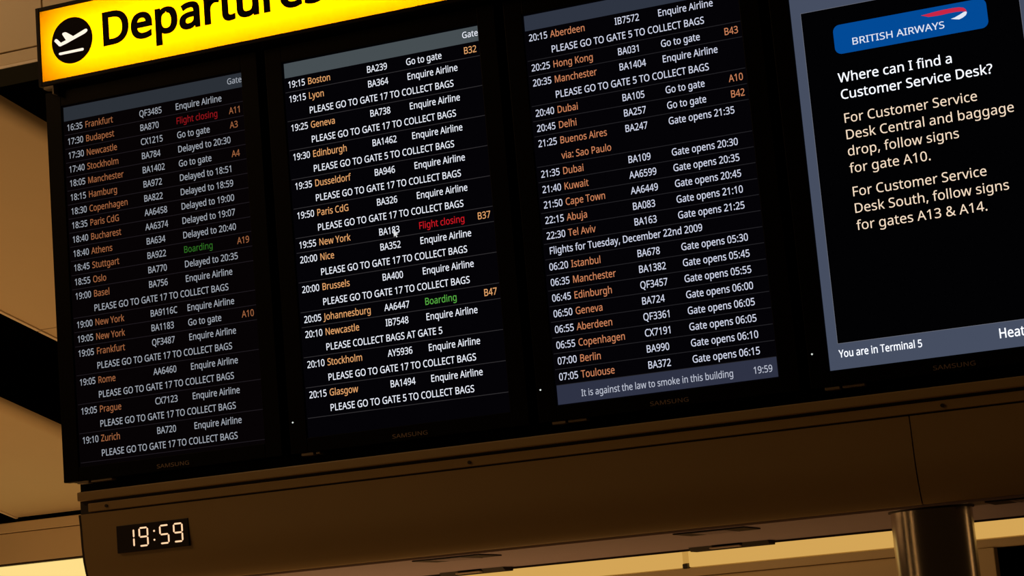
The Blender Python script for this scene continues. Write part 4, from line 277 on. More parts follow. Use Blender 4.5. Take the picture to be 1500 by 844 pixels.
BOLD="""
D 1022 937,510,936,469,933,429,928,391,921,355,913,321,902,288,889,258,875,228,858,201,840,175,820,151,799,129,776,108,751,90,724,73,696,57,666,44,635,32,602,22,568,14,532,8,494,4,455,1,415,0,136,0,136,1000,444,1000,481,999,517,996,552,992,585,986,617,978,648,968,678,957,706,944,733,929,758,913,782,895,804,875,824,853,843,830,861,806,877,779,891,751,903,722,913,691,922,658,929,623,933,587,936,549,804,506,803,538,801,569,798,599,793,627,787,653,779,678,770,702,760,724,748,745,735,764,721,782,706,798,689,814,671,827,652,840,631,851,609,861,586,869,562,876,537,882,511,886,484,890,455,892,426,892,262,892,262,108,398,108,447,109,493,114,536,122,575,133,612,147,645,164,675,185,702,208,726,235,747,264,764,297,779,332,790,371,798,413,802,458 25,76,26,76,27,26,76,28,27,76,29,28,76,30,29,76,31,30,76,32,31,76,33,32,76,34,33,76,35,34,76,36,35,76,37,36,76,38,37,76,75,38,75,74,38,74,39,38,25,77,76,73,39,74,72,39,73,71,39,72,70,39,71,69,39,70,69,40,39,68,40,69,67,40,68,67,41,40,66,41,67,65,41,66,65,42,41,64,42,65,63,42,64,63,43,42,62,43,63,61,43,62,61,44,43,60,44,61,60,45,44,59,45,60,58,45,59,58,46,45,57,46,58,57,47,46,56,47,57,56,48,47,55,48,56,54,48,55,54,49,48,53,49,54,53,50,49,52,50,53,52,0,50,51,0,52,51,1,0,93,1,51,93,2,1,92,2,93,92,3,2,91,3,92,91,4,3,90,4,91,90,5,4,89,5,90,89,6,5,88,6,89,88,7,6,87,7,88,87,8,7,86,8,87,86,9,8,85,9,86,85,10,9,84,10,85,84,11,10,83,11,84,83,12,11,82,12,83,81,12,82,81,13,12,80,13,81,79,13,80,78,13,79,78,14,13,25,78,77,25,14,78,25,15,14,25,16,15,25,17,16,25,18,17,25,19,18,25,20,19,25,21,20,25,22,21,25,23,22,25,24,23
a 786 403,763,437,762,468,760,496,755,523,748,547,740,569,729,589,717,606,703,622,687,635,669,647,648,656,625,663,600,668,573,671,543,672,511,672,0,583,0,559,106,553,106,545,96,537,87,529,78,520,69,512,61,504,53,495,46,487,39,478,32,469,26,460,20,450,15,440,10,430,6,419,2,408,-1,397,-4,385,-7,373,-9,359,-11,346,-12,331,-13,317,-14,301,-14,285,-14,268,-13,253,-11,237,-8,222,-5,208,-1,194,4,180,10,167,16,154,23,143,31,132,40,122,50,112,60,103,71,95,83,88,96,82,110,76,124,72,140,69,156,66,172,65,190,64,209,66,236,70,262,77,286,86,308,99,329,114,348,132,366,153,382,176,396,203,409,232,420,265,429,300,436,339,442,380,446,424,448,552,452,552,497,551,520,549,541,546,560,542,577,536,592,529,606,521,617,511,627,501,636,489,643,476,650,462,655,447,659,431,662,414,663,396,664,382,664,367,663,353,661,339,659,325,657,311,654,298,650,284,646,271,642,258,637,245,633,233,628,221,623,208,617,197,612,185,606,147,699,160,705,173,712,186,718,201,724,215,729,231,734,247,740,263,744,280,749,297,753,315,756,332,759,350,761,367,762,385,763,440,363,406,361,375,358,347,354,321,349,298,343,278,335,261,327,246,318,233,308,222,296,213,284,205,271,199,256,195,241,193,225,192,207,192,192,194,178,197,165,202,153,207,142,214,132,221,123,230,115,240,108,251,102,262,97,274,93,287,90,300,87,314,86,329,85,352,86,375,89,396,93,416,99,436,106,454,115,471,126,487,138,502,152,515,168,526,185,535,205,542,226,546,249,549,273,550,300,550,367 134,1,0,133,1,134,133,2,1,132,2,133,131,2,132,131,3,2,130,3,131,129,3,130,129,4,3,128,4,129,127,4,128,127,5,4,126,5,127,126,6,5,125,6,126,124,6,125,124,7,6,123,7,124,122,7,123,121,7,122,121,8,7,120,8,121,119,8,120,119,9,8,118,117,119,117,116,119,116,115,119,115,114,119,114,113,119,113,112,119,112,111,119,111,110,119,110,109,119,109,108,119,108,107,119,107,106,119,106,105,119,105,104,119,104,9,119,104,103,9,103,10,9,103,102,10,102,101,10,101,11,10,100,11,101,99,11,100,98,11,99,97,11,98,96,11,97,96,12,11,95,12,96,94,12,95,93,12,94,93,13,12,92,13,93,91,13,92,91,14,13,90,14,91,89,14,90,89,15,14,88,15,89,88,16,15,87,16,88,86,16,87,86,17,16,85,17,86,84,184,85,184,17,85,83,184,84,82,184,83,81,184,82,80,184,81,79,184,80,78,184,79,77,184,78,76,184,77,75,184,76,75,135,184,183,17,184,74,135,75,74,136,135,74,137,136,74,138,137,74,139,138,74,140,139,73,140,74,73,141,140,73,142,141,72,142,73,72,143,142,72,144,143,71,144,72,71,145,144,182,17,183,71,146,145,70,146,71,70,147,146,181,17,182,70,148,147,69,148,70,69,149,148,180,17,181,69,150,149,68,150,69,179,17,180,68,151,150,67,151,68,67,152,151,178,17,179,67,153,152,66,153,67,177,17,178,66,154,153,65,154,66,176,19,177,19,17,177,65,155,154,64,155,65,64,156,155,175,19,176,64,157,156,63,157,64,174,19,175,63,158,157,173,19,174,62,158,63,62,159,158,172,20,173,20,19,173,62,160,159,61,160,62,61,161,160,172,21,20,18,17,19,171,21,172,61,162,161,170,21,171,61,163,162,170,22,21,60,163,61,169,22,170,60,164,163,60,165,164,168,22,169,60,166,165,168,23,22,167,23,168,60,167,166,60,23,167,59,23,60,59,24,23,58,24,59,58,25,24,58,26,25,57,26,58,57,27,26,56,27,57,56,28,27,55,28,56,55,29,28,55,30,29,54,30,55,54,31,30,53,31,54,53,32,31,52,32,53,52,33,32,52,34,33,51,34,52,51,35,34,50,35,51,50,36,35,49,36,50,49,37,36,49,38,37,48,38,49,48,39,38,47,39,48,47,40,39,46,40,47,46,41,40,46,42,41,45,42,46,45,43,42,44,43,45
e 790 409,765,433,764,456,762,478,759,499,754,519,748,539,741,557,733,575,723,592,712,608,700,622,686,636,672,649,657,661,640,672,623,681,604,690,585,698,565,704,543,709,522,713,499,716,475,718,451,718,426,718,352,204,352,206,321,210,292,215,265,222,239,231,216,242,195,255,175,270,158,286,142,304,128,323,117,344,108,367,100,391,95,417,92,444,91,462,91,479,92,495,93,511,94,527,96,542,99,557,101,571,104,585,108,599,112,613,116,627,121,641,126,656,131,670,137,685,143,685,35,671,29,656,23,642,18,628,13,614,9,600,5,585,1,571,-2,557,-5,542,-7,526,-9,510,-11,493,-12,476,-13,457,-14,438,-14,412,-13,387,-11,362,-8,338,-3,315,3,292,10,271,19,250,29,230,41,211,54,194,68,177,84,162,100,148,119,134,138,123,159,112,181,103,204,95,229,88,255,83,282,80,310,78,339,77,370,78,400,80,429,83,457,87,484,93,510,100,535,109,559,118,581,129,603,141,623,154,642,168,659,183,676,199,691,216,705,235,717,254,728,274,738,294,746,316,753,338,758,361,762,384,764,408,664,386,663,366,660,347,656,329,650,312,642,296,632,282,620,268,607,256,592,245,576,236,558,227,539,220,519,215,497,210,474,207,450,590,450,589,465,588,481,587,496,585,510,582,524,579,537,575,549,570,562,565,573,559,584,552,594,545,604,538,613,529,622,520,629,511,637,500,643,489,649,477,653,465,657,452,660,438,662,423,663 122,1,0,122,2,1,121,2,122,121,3,2,120,3,121,120,4,3,119,4,120,119,5,4,118,5,119,118,6,5,117,6,118,117,7,6,116,7,117,116,8,7,115,8,116,115,9,8,114,9,115,114,10,9,113,10,114,113,11,10,112,11,113,112,12,11,111,12,112,111,123,12,123,163,12,163,13,12,111,124,123,162,13,163,111,125,124,161,13,162,111,126,125,160,13,161,110,126,111,159,13,160,159,14,13,110,127,126,158,14,159,110,128,127,157,14,158,156,14,157,110,129,128,109,129,110,156,15,14,155,15,156,109,130,129,154,15,155,154,16,15,108,130,109,153,16,154,108,131,130,152,16,153,108,132,131,152,17,16,151,17,152,107,132,108,150,17,151,107,133,132,150,18,17,149,18,150,106,133,107,106,134,133,148,18,149,148,19,18,147,19,148,105,134,106,105,135,134,146,19,147,146,20,19,105,136,135,145,20,146,104,136,105,144,20,145,144,21,20,104,137,136,103,137,104,143,21,144,143,22,21,103,138,137,142,22,143,102,138,103,141,22,142,141,23,22,102,139,138,140,23,141,101,139,102,140,24,23,101,140,139,101,24,140,100,24,101,100,25,24,99,25,100,98,26,99,26,25,99,98,27,26,97,27,98,97,28,27,96,28,97,96,29,28,95,29,96,95,30,29,94,30,95,94,31,30,93,31,94,93,32,31,92,32,93,92,33,32,91,33,92,91,34,33,90,34,91,90,35,34,57,59,58,90,36,35,89,36,90,56,59,57,55,59,56,89,37,36,54,59,55,53,59,54,88,37,89,88,38,37,52,59,53,51,59,52,50,59,51,88,39,38,49,59,50,48,59,49,88,40,39,87,40,88,47,59,48,46,59,47,87,41,40,45,59,46,44,59,45,87,42,41,43,59,44,42,59,43,87,59,42,86,59,87,85,59,86,84,59,85,83,59,84,83,60,59,82,60,83,82,61,60,82,62,61,81,62,82,81,63,62,81,64,63,80,64,81,80,65,64,80,66,65,79,66,80,79,67,66,79,68,67,78,68,79,78,69,68,78,70,69,77,70,78,77,71,70,77,72,71,76,72,77,76,73,72,76,74,73,75,74,76
p 861 476,765,510,763,542,759,573,751,601,741,628,727,654,710,678,691,700,668,719,642,737,614,751,582,763,547,772,509,779,468,783,424,784,377,784,346,782,316,779,287,775,259,769,233,763,208,755,184,746,162,736,141,725,121,713,102,700,85,686,69,671,55,655,42,638,30,620,20,602,11,583,3,562,-3,542,-8,520,-11,498,-13,475,-14,461,-14,447,-13,433,-12,421,-10,408,-8,396,-5,384,-2,373,1,362,5,351,10,341,14,331,19,322,24,313,30,304,35,296,41,288,48,281,54,274,60,267,67,260,74,254,81,248,88,242,95,234,95,235,89,235,83,236,76,237,68,237,61,238,52,239,44,239,35,240,26,241,17,241,9,242,1,242,-7,242,-14,242,-21,242,-28,242,-336,119,-336,119,751,220,751,237,648,242,648,248,656,254,664,260,672,267,679,274,687,281,694,288,701,296,707,304,714,313,720,322,726,331,731,341,736,351,741,361,745,372,749,383,753,395,756,407,759,420,761,433,763,447,764,461,764,454,661,435,661,418,659,401,657,386,654,371,650,357,645,344,639,332,632,321,625,310,616,301,607,292,596,284,585,277,573,270,560,265,546,260,531,255,516,252,499,249,481,246,462,244,443,243,422,242,401,242,377,243,354,244,332,245,311,247,291,250,272,253,254,257,236,262,220,267,204,273,190,280,176,288,163,297,151,307,141,317,131,328,122,341,114,354,107,368,101,384,97,400,93,418,90,437,89,457,88,473,89,489,91,505,94,519,98,533,103,546,110,558,117,569,126,580,136,590,147,599,158,608,171,616,184,623,198,629,213,635,229,640,246,645,263,648,280,651,299,654,318,656,337,657,357,657,378,656,410,654,439,650,468,644,494,637,519,629,542,619,564,607,584,594,602,579,618,562,631,544,642,524,650,502,656,479,660 110,1,0,109,1,110,108,1,109,108,2,1,107,2,108,106,2,107,105,2,106,105,3,2,104,3,105,103,3,104,103,4,3,83,85,84,83,86,85,102,4,103,101,4,102,100,4,101,100,5,4,99,5,100,98,5,99,98,6,5,97,6,98,96,6,97,95,6,96,95,7,6,94,7,95,93,7,94,92,7,93,92,8,7,91,8,92,90,8,91,89,8,90,89,111,8,111,199,8,199,9,8,88,111,89,88,112,111,88,113,112,198,9,199,88,114,113,88,115,114,87,115,88,197,9,198,87,116,115,196,9,197,87,117,116,83,87,86,83,131,87,131,130,87,130,129,87,129,128,87,128,127,87,127,126,87,126,125,87,125,124,87,124,123,87,123,122,87,122,121,87,121,120,87,120,119,87,119,118,87,118,117,87,196,10,9,195,10,196,194,10,195,193,10,194,193,11,10,192,11,193,191,11,192,191,12,11,190,12,191,190,13,12,189,13,190,188,13,189,188,14,13,187,14,188,83,132,131,187,15,14,186,15,187,83,133,132,83,134,133,185,15,186,185,16,15,83,135,134,184,16,185,83,136,135,183,16,184,83,137,136,183,17,16,182,17,183,83,138,137,182,18,17,181,18,182,83,139,138,180,18,181,180,19,18,83,140,139,179,19,180,83,141,140,179,20,19,178,20,179,83,142,141,177,20,178,177,21,20,83,143,142,176,21,177,83,144,143,176,22,21,175,22,176,83,65,144,65,145,144,174,22,175,174,23,22,65,146,145,173,23,174,65,147,146,173,24,23,172,24,173,65,148,147,171,24,172,65,149,148,171,25,24,170,25,171,65,150,149,169,25,170,65,151,150,169,26,25,168,26,169,65,152,151,167,26,168,65,153,152,167,27,26,166,27,167,65,154,153,165,27,166,65,155,154,164,27,165,164,28,27,65,156,155,163,28,164,65,64,156,64,157,156,83,66,65,63,157,64,162,28,163,63,158,157,161,28,162,63,159,158,83,67,66,160,28,161,63,160,159,63,28,160,62,28,63,62,29,28,83,68,67,61,29,62,83,69,68,60,29,61,60,30,29,83,70,69,59,30,60,83,71,70,58,30,59,58,31,30,57,31,58,83,72,71,56,31,57,83,73,72,56,32,31,55,32,56,54,32,55,83,74,73,54,33,32,53,33,54,83,75,74,52,33,53,52,34,33,51,34,52,83,76,75,50,34,51,50,35,34,49,35,50,83,77,76,48,35,49,48,36,35,47,36,48,83,78,77,46,36,47,46,37,36,45,37,46,83,79,78,45,38,37,44,38,45,43,38,44,43,39,38,42,39,43,41,39,42,41,40,39,83,80,79,83,81,80,83,82,81
r 578 469,765,474,765,480,765,485,764,491,764,497,764,503,764,509,763,515,763,521,762,527,761,532,761,538,760,543,759,548,758,553,757,557,756,542,643,537,644,533,645,528,646,523,647,518,648,513,648,507,649,502,650,497,651,491,651,486,652,481,652,476,652,471,652,466,653,461,653,450,652,439,652,429,650,418,648,408,646,398,642,388,639,378,634,368,630,359,624,350,619,341,613,332,606,324,599,316,591,308,583,301,575,294,566,287,557,281,547,275,537,269,526,264,516,260,504,256,492,252,480,249,468,247,455,245,442,243,429,243,415,242,401,242,0,119,0,119,751,220,751,234,613,239,613,246,624,252,634,259,644,266,654,273,663,281,672,289,681,297,690,305,698,314,706,324,714,333,721,343,727,353,733,363,739,374,744,385,749,396,753,408,757,419,760,432,762,444,763,456,764 94,1,0,94,2,1,94,3,2,94,4,3,93,4,94,93,5,4,93,6,5,93,7,6,92,7,93,92,8,7,92,9,8,92,10,9,91,10,92,91,11,10,91,12,11,91,13,12,90,13,91,90,14,13,90,15,14,90,16,15,89,16,90,89,17,16,88,17,89,67,69,68,67,70,69,87,17,88,86,17,87,85,17,86,84,17,85,83,17,84,82,17,83,81,17,82,80,17,81,79,20,80,20,19,80,19,18,80,18,17,80,78,23,79,23,22,79,22,21,79,21,20,79,77,27,78,27,26,78,26,25,78,25,24,78,24,23,78,76,30,77,30,29,77,29,28,77,28,27,77,75,33,76,33,32,76,32,31,76,31,30,76,74,34,75,34,33,75,74,35,34,74,36,35,74,37,36,74,38,37,74,39,38,73,39,74,73,40,39,73,41,40,73,42,41,72,42,73,72,43,42,72,44,43,71,44,72,71,45,44,67,71,70,67,59,71,59,58,71,58,57,71,57,56,71,56,55,71,55,54,71,54,53,71,53,52,71,52,51,71,51,50,71,50,49,71,49,48,71,48,47,71,47,46,71,46,45,71,67,60,59,67,61,60,67,62,61,67,63,62,67,64,63,67,65,64,67,66,65
s 671 608,207,607,189,606,172,603,156,599,140,594,126,587,111,580,98,571,85,562,74,551,62,540,52,527,42,514,33,499,25,484,18,468,11,451,5,433,0,414,-4,394,-8,374,-10,353,-12,331,-14,308,-14,289,-14,270,-13,252,-12,235,-11,219,-9,203,-7,187,-4,173,-1,159,2,145,6,132,9,120,14,107,18,95,23,84,28,73,34,73,146,84,140,96,135,109,129,122,124,136,119,151,114,166,109,181,104,197,100,213,96,229,93,246,90,262,88,278,87,295,86,311,85,334,86,355,87,374,90,392,93,408,97,423,102,435,108,447,116,457,123,465,132,472,141,478,151,483,161,486,172,488,184,489,196,489,203,488,210,487,216,485,223,483,229,480,235,477,241,473,246,469,252,464,258,458,263,452,269,445,275,436,280,428,286,418,291,408,297,396,303,383,309,370,315,355,322,339,328,322,335,304,342,286,349,269,356,252,363,236,370,221,377,206,384,193,391,179,398,167,405,155,412,144,420,133,429,124,437,115,446,107,455,99,465,93,475,87,486,82,498,78,510,75,523,73,536,72,551,71,566,73,589,76,611,82,631,91,650,102,668,115,684,131,699,149,713,169,725,191,736,214,744,239,752,265,757,293,761,322,764,353,765,370,764,387,764,403,763,419,761,435,760,451,757,466,755,481,751,496,748,510,744,525,740,539,735,552,731,566,726,579,720,592,714,550,616,538,621,526,626,514,630,502,634,489,639,477,643,464,646,451,650,438,653,425,656,412,658,398,660,385,662,372,663,358,664,345,664,326,663,309,662,293,660,278,658,264,654,251,650,240,645,229,639,220,633,212,626,205,619,199,610,195,602,192,593,190,583,189,573,189,565,190,558,192,551,194,544,196,538,199,532,203,526,207,520,212,515,218,510,224,504,232,499,240,494,248,489,258,483,268,478,279,473,291,468,304,462,318,456,333,450,348,443,365,437,382,430,400,423,417,417,433,410,449,403,463,396,478,389,491,382,504,375,516,368,528,361,539,353,549,344,558,336,566,327,574,317,581,307,587,297,593,286,597,275,601,262,604,250,606,236,607,222 136,138,137,136,139,138,135,139,136,135,140,139,135,141,140,134,141,135,134,142,141,134,143,142,133,143,134,133,144,143,133,145,144,132,145,133,132,146,145,132,147,146,131,147,132,131,148,147,131,149,148,130,149,131,130,150,149,130,151,150,130,152,151,129,152,130,129,153,152,129,164,153,164,163,153,163,162,153,162,161,153,161,160,153,160,159,153,159,158,153,158,157,153,157,156,153,156,155,153,155,154,153,128,166,129,166,165,129,165,164,129,127,167,128,167,166,128,126,169,127,169,168,127,168,167,127,125,171,126,171,170,126,170,169,126,125,172,171,125,173,172,125,174,173,125,175,174,125,176,175,124,176,125,124,177,176,124,178,177,124,179,178,124,180,179,123,180,124,123,181,180,123,182,181,122,182,123,122,183,182,122,184,183,122,185,184,121,185,122,121,186,185,121,187,186,120,187,121,120,188,187,120,189,188,120,190,189,119,190,120,119,191,190,119,192,191,118,192,119,118,193,192,118,194,193,117,194,118,117,195,194,117,196,195,116,196,117,116,197,196,116,198,197,116,199,198,115,199,116,115,200,199,115,201,200,114,201,115,114,202,201,114,203,202,113,203,114,113,204,203,113,205,204,112,205,113,112,206,205,112,207,206,111,207,112,111,208,207,110,208,111,110,209,208,109,209,110,109,210,209,109,211,210,108,211,109,108,212,211,107,212,108,107,213,212,106,213,107,106,214,213,105,214,106,105,215,214,104,215,105,104,216,215,103,216,104,103,217,216,102,217,103,102,218,217,101,218,102,101,219,218,100,219,101,100,220,219,99,220,100,99,221,220,98,221,99,98,222,221,97,222,98,97,223,222,96,223,97,96,224,223,95,224,96,94,224,95,94,225,224,93,225,94,93,226,225,92,226,93,91,226,92,91,227,226,90,227,91,90,228,227,89,228,90,88,228,89,88,229,228,87,229,88,86,229,87,86,230,229,85,230,86,84,230,85,83,230,84,83,231,230,82,231,83,81,231,82,81,232,231,80,232,81,79,232,80,79,233,232,78,233,79,77,233,78,76,233,77,76,0,233,75,0,76,74,0,75,74,1,0,73,1,74,72,1,73,72,2,1,71,2,72,71,3,2,70,3,71,69,3,70,69,4,3,68,4,69,40,42,41,67,4,68,67,5,4,40,43,42,40,44,43,66,5,67,40,45,44,66,6,5,40,46,45,65,6,66,40,47,46,64,6,65,40,48,47,64,7,6,40,49,48,63,7,64,40,50,49,62,7,63,40,51,50,62,8,7,61,8,62,40,52,51,60,8,61,40,53,52,40,54,53,59,8,60,40,55,54,58,8,59,40,56,55,57,8,58,40,57,56,40,8,57,40,9,8,40,10,9,40,11,10,40,12,11,40,13,12,39,13,40,39,14,13,38,14,39,38,15,14,37,15,38,36,15,37,36,16,15,35,16,36,35,17,16,34,17,35,33,17,34,33,18,17,32,18,33,32,19,18,31,19,32,31,20,19,30,20,31,29,20,30,29,21,20,28,21,29,28,22,21,27,22,28,26,22,27,26,23,22,25,23,26,25,24,23
t 506 370,87,377,87,384,87,391,88,398,88,405,89,413,90,420,91,427,92,434,93,441,94,448,96,454,97,460,98,465,99,470,101,475,102,475,8,470,6,464,4,458,2,451,-1,444,-2,436,-4,428,-6,419,-8,410,-9,401,-10,392,-12,383,-12,374,-13,366,-14,357,-14,349,-14,334,-14,320,-13,306,-11,292,-9,279,-6,266,-3,253,2,240,6,228,12,217,18,206,26,195,34,185,43,176,54,168,65,160,77,152,90,146,105,141,121,137,138,133,156,131,176,129,196,129,218,129,655,22,655,22,714,130,763,179,923,252,923,252,751,469,751,469,655,252,655,252,221,253,205,254,189,257,175,260,162,265,149,271,138,277,129,285,120,294,112,303,105,312,100,323,95,334,91,345,89,357,87 61,63,62,61,64,63,60,64,61,60,65,64,60,66,65,59,66,60,58,66,59,57,67,58,67,66,58,57,68,67,57,69,68,56,69,57,56,70,69,55,70,56,55,71,70,54,71,55,54,72,71,54,73,72,53,73,54,53,74,73,53,75,74,52,75,53,52,76,75,51,76,52,51,77,76,51,78,77,51,79,78,50,79,51,15,17,16,14,17,15,50,80,79,13,17,14,12,17,13,11,17,12,10,17,11,50,81,80,9,17,10,8,17,9,7,17,8,50,82,81,6,17,7,49,82,50,5,17,6,49,83,82,4,17,5,3,17,4,2,17,3,49,0,83,1,17,2,0,17,1,49,17,0,48,17,49,47,17,48,46,17,47,45,17,46,44,17,45,43,17,44,42,17,43,41,17,42,41,18,17,40,18,41,40,19,18,40,20,19,39,20,40,39,21,20,39,22,21,39,23,22,38,23,39,38,24,23,37,24,38,37,25,24,37,26,25,36,26,37,36,27,26,36,28,27,35,28,36,35,29,28,35,30,29,34,30,35,34,31,30,34,32,31,33,32,34
u 866 746,751,746,0,646,0,627,99,622,99,616,90,609,81,602,72,595,64,587,56,578,48,569,42,560,35,551,29,541,23,531,18,521,13,510,9,500,5,489,1,478,-2,466,-5,455,-7,443,-9,432,-11,420,-12,408,-13,396,-14,384,-14,362,-14,341,-12,321,-10,301,-7,283,-3,265,2,249,8,233,15,218,22,205,31,192,41,180,51,169,63,159,75,150,89,141,104,134,119,128,136,123,154,118,173,115,193,113,214,111,236,111,259,111,751,235,751,235,268,236,246,238,225,241,207,245,189,251,173,258,158,266,145,276,133,287,123,299,113,313,106,328,99,344,95,362,91,381,89,402,88,422,89,442,90,460,93,477,96,493,101,508,106,522,112,534,120,546,128,557,137,567,148,576,159,584,171,591,184,597,197,603,212,608,228,612,244,615,262,618,280,620,298,622,318,623,339,623,360,623,751 52,54,53,52,55,54,95,0,96,95,1,0,94,1,95,93,1,94,92,1,93,91,1,92,90,1,91,52,56,55,89,1,90,51,56,52,51,57,56,88,1,89,50,57,51,87,1,88,50,58,57,49,58,50,86,1,87,49,59,58,85,1,86,48,59,49,48,60,59,84,1,85,48,61,60,47,61,48,83,1,84,82,3,83,3,1,83,47,62,61,46,62,47,81,3,82,46,63,62,80,3,81,45,63,46,45,64,63,79,3,80,45,65,64,78,3,79,44,65,45,44,66,65,77,3,78,76,3,77,44,67,66,43,67,44,75,4,76,4,3,76,43,68,67,75,5,4,2,1,3,74,5,75,43,69,68,73,5,74,43,70,69,72,5,73,72,6,5,42,70,43,42,71,70,71,6,72,42,6,71,42,7,6,41,7,42,41,8,7,41,9,8,40,9,41,40,10,9,39,10,40,39,11,10,39,12,11,38,12,39,38,13,12,37,13,38,37,14,13,37,15,14,36,15,37,36,16,15,35,16,36,35,17,16,35,18,17,34,18,35,34,19,18,33,19,34,33,20,19,33,21,20,32,21,33,32,22,21,31,22,32,31,23,22,31,24,23,30,24,31,30,25,24,29,25,30,29,26,25,29,27,26,28,27,29
"""
RIBBON_RED = [(0.315, -0.194), (0.329, -0.193), (0.35, -0.191), (0.371, -0.19), (0.393, -0.19), (0.408, -0.191), (0.418, -0.194), (0.423, -0.199), (0.425, -0.206), (0.421, -0.204), (0.412, -0.202), (0.398, -0.201), (0.382, -0.201), (0.366, -0.202), (0.351, -0.202), (0.333, -0.201)]
RIBBON_WHITE = [(0.385, -0.216), (0.395, -0.214), (0.408, -0.209), (0.417, -0.205), (0.422, -0.204), (0.425, -0.206), (0.424, -0.21), (0.421, -0.214), (0.414, -0.218), (0.405, -0.221), (0.396, -0.219)]
def load(src):
    d = {}
    for ln in src.strip('\n').split('\n'):
        c, a, vs, ts = ln.split(' ')
        n = [int(v) for v in vs.split(',')]
        k = [int(v) for v in ts.split(',')]
        d[c] = (int(a), [(n[i], n[i + 1]) for i in range(0, len(n), 2)], [tuple(k[i:i + 3]) for i in range(0, len(k), 3)])
    return d

def heavier(font, off):
    """the same letters with every outline moved out by off"""
    d = {}
    for c, (a, vs, ts) in font.items():
        edges = {}
        for t in ts:
            (ax, ay), (bx, by), (cx, cy) = (vs[i] for i in t)
            t = t if (bx - ax) * (cy - ay) - (by - ay) * (cx - ax) > 0 else t[::-1]
            for i in range(3):
                edges[(t[i], t[(i + 1) % 3])] = 1
        nrm = {}
        for (p, q) in edges:
            if (q, p) in edges:
                continue
            v = Vector((vs[q][1] - vs[p][1], vs[p][0] - vs[q][0]))
            if v.length == 0:
                continue
            v.normalize()
            nrm.setdefault(p, []).append(v); nrm.setdefault(q, []).append(v)
        out = []
        for i, p in enumerate(vs):
            ns = nrm.get(i)
            if not ns:
                out.append(p); continue
            m = ns[0] + ns[-1]
            m = m / max(1 + ns[0].dot(ns[-1]), 0.45)
            out.append((p[0] + m.x * off, p[1] + m.y * off))
        d[c] = (a, out, ts)
    return d

G_THIN = load(REG)
G_REG, G_MED = heavier(G_THIN, 9), heavier(G_THIN, 20)
G_BOLD = heavier(load(BOLD), 46)
SPACE = 364

def text_width(s, g=None):
    g = g or G_REG
    return sum(SPACE if c == ' ' else g[c][0] for c in s)

def put_text(mb, s, x, z, xs, cap, y, mi=0, g=None):
    """xs: metres per 1000 units across, cap: height of a capital in metres"""
    g = g or G_REG
    for c in s:
        if c == ' ':
            x += SPACE * xs / 1000
            continue
        a, flat, tris = g[c]
        mb.add([(x + p[0] * xs / 1000, y, z + p[1] * cap / 1000) for p in flat], tris, mi)
        x += a * xs / 1000
    return x

# ---------------------------------------------------------------- materials
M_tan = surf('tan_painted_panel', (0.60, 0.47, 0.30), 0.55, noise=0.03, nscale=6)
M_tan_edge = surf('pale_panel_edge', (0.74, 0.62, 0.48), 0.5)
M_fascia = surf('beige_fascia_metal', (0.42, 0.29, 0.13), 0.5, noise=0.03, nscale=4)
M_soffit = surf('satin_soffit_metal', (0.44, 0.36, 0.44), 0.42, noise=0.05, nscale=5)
M_dark = surf('dark_trim', (0.02, 0.012, 0.008), 0.6)
M_black = surf('black_plastic', (0.0022, 0.0018, 0.0018), 0.5, spec=0.06)
M_void = surf('black_void_lining', (0.004, 0.003, 0.0025), 0.95, spec=0.0)
M_frame = surf('dark_sign_frame', (0.006, 0.0025, 0.002), 0.5, spec=0.1)
M_alu = surf('dull_aluminium', (0.16, 0.13, 0.10), 0.45, metal=0.3)
M_floor = surf('beige_stone_floor', (0.36, 0.29, 0.21), 0.35, noise=0.06, nscale=2)
M_print = surf('grey_print', (0.30, 0.22, 0.16), 0.5)

# brushed steel: streaks round the shaft
M_steel = bpy.data.materials.new('brushed_steel')
M_steel.use_nodes = True
_b = M_steel.node_tree.nodes['Principled BSDF']
_b.inputs['Base Color'].default_value = (0.55, 0.48, 0.40, 1)
_b.inputs['Metallic'].default_value = 1.0
_b.inputs['Roughness'].default_value = 0.2
_b.inputs['Anisotropic'].default_value = 0.3

# ---------------------------------------------------------------- the setting
DS = 0.3274       # fall of the raked ceiling per metre of depth
SK = 0.262        # sideways run of its panels per metre of depth
zr = lambda y: 0.5536 - DS * y

floor = MB(); floor.box((-9, -9, -3.475), (9, 9, -3.375))
struct(floor.build('floor', M_floor))

def raked_panel(xl, xr, y0, y1, t=0.045, lip=0.03):
    """slab of the raked ceiling between two edges given at y = 2.033; its right edge is rounded upwards"""
    mb = MB()
    ys = [y0 + (y1 - y0) * i / 6 for i in range(7)]
    prof = [(0, 0.0, 0)]
    n = 6
    pr = [(xl, 0.0), (xr - lip * 2.0, 0.0)]
    for i in range(1, n + 1):
        a = math.pi / 2 * i / n
        pr.append((xr - lip * 2.0 + lip * 2.0 * math.sin(a), t * (1 - math.cos(a))))
    pr += [(xl, t)]
    k = len(pr)
    vs = []
    for y in ys:
        for px, pz in pr:
            vs.append((px + SK * (y - 2.033), y, zr(y) + pz))
    fs = []
    for j in range(len(ys) - 1):
        for i in range(k):
            fs.append((j * k + i, j * k + (i + 1) % k, (j + 1) * k + (i + 1) % k, (j + 1) * k + i))
    fs += [tuple(range(k)), tuple(range((len(ys) - 1) * k, len(ys) * k))[::-1]]
    mb.add(vs, fs)
    return mb

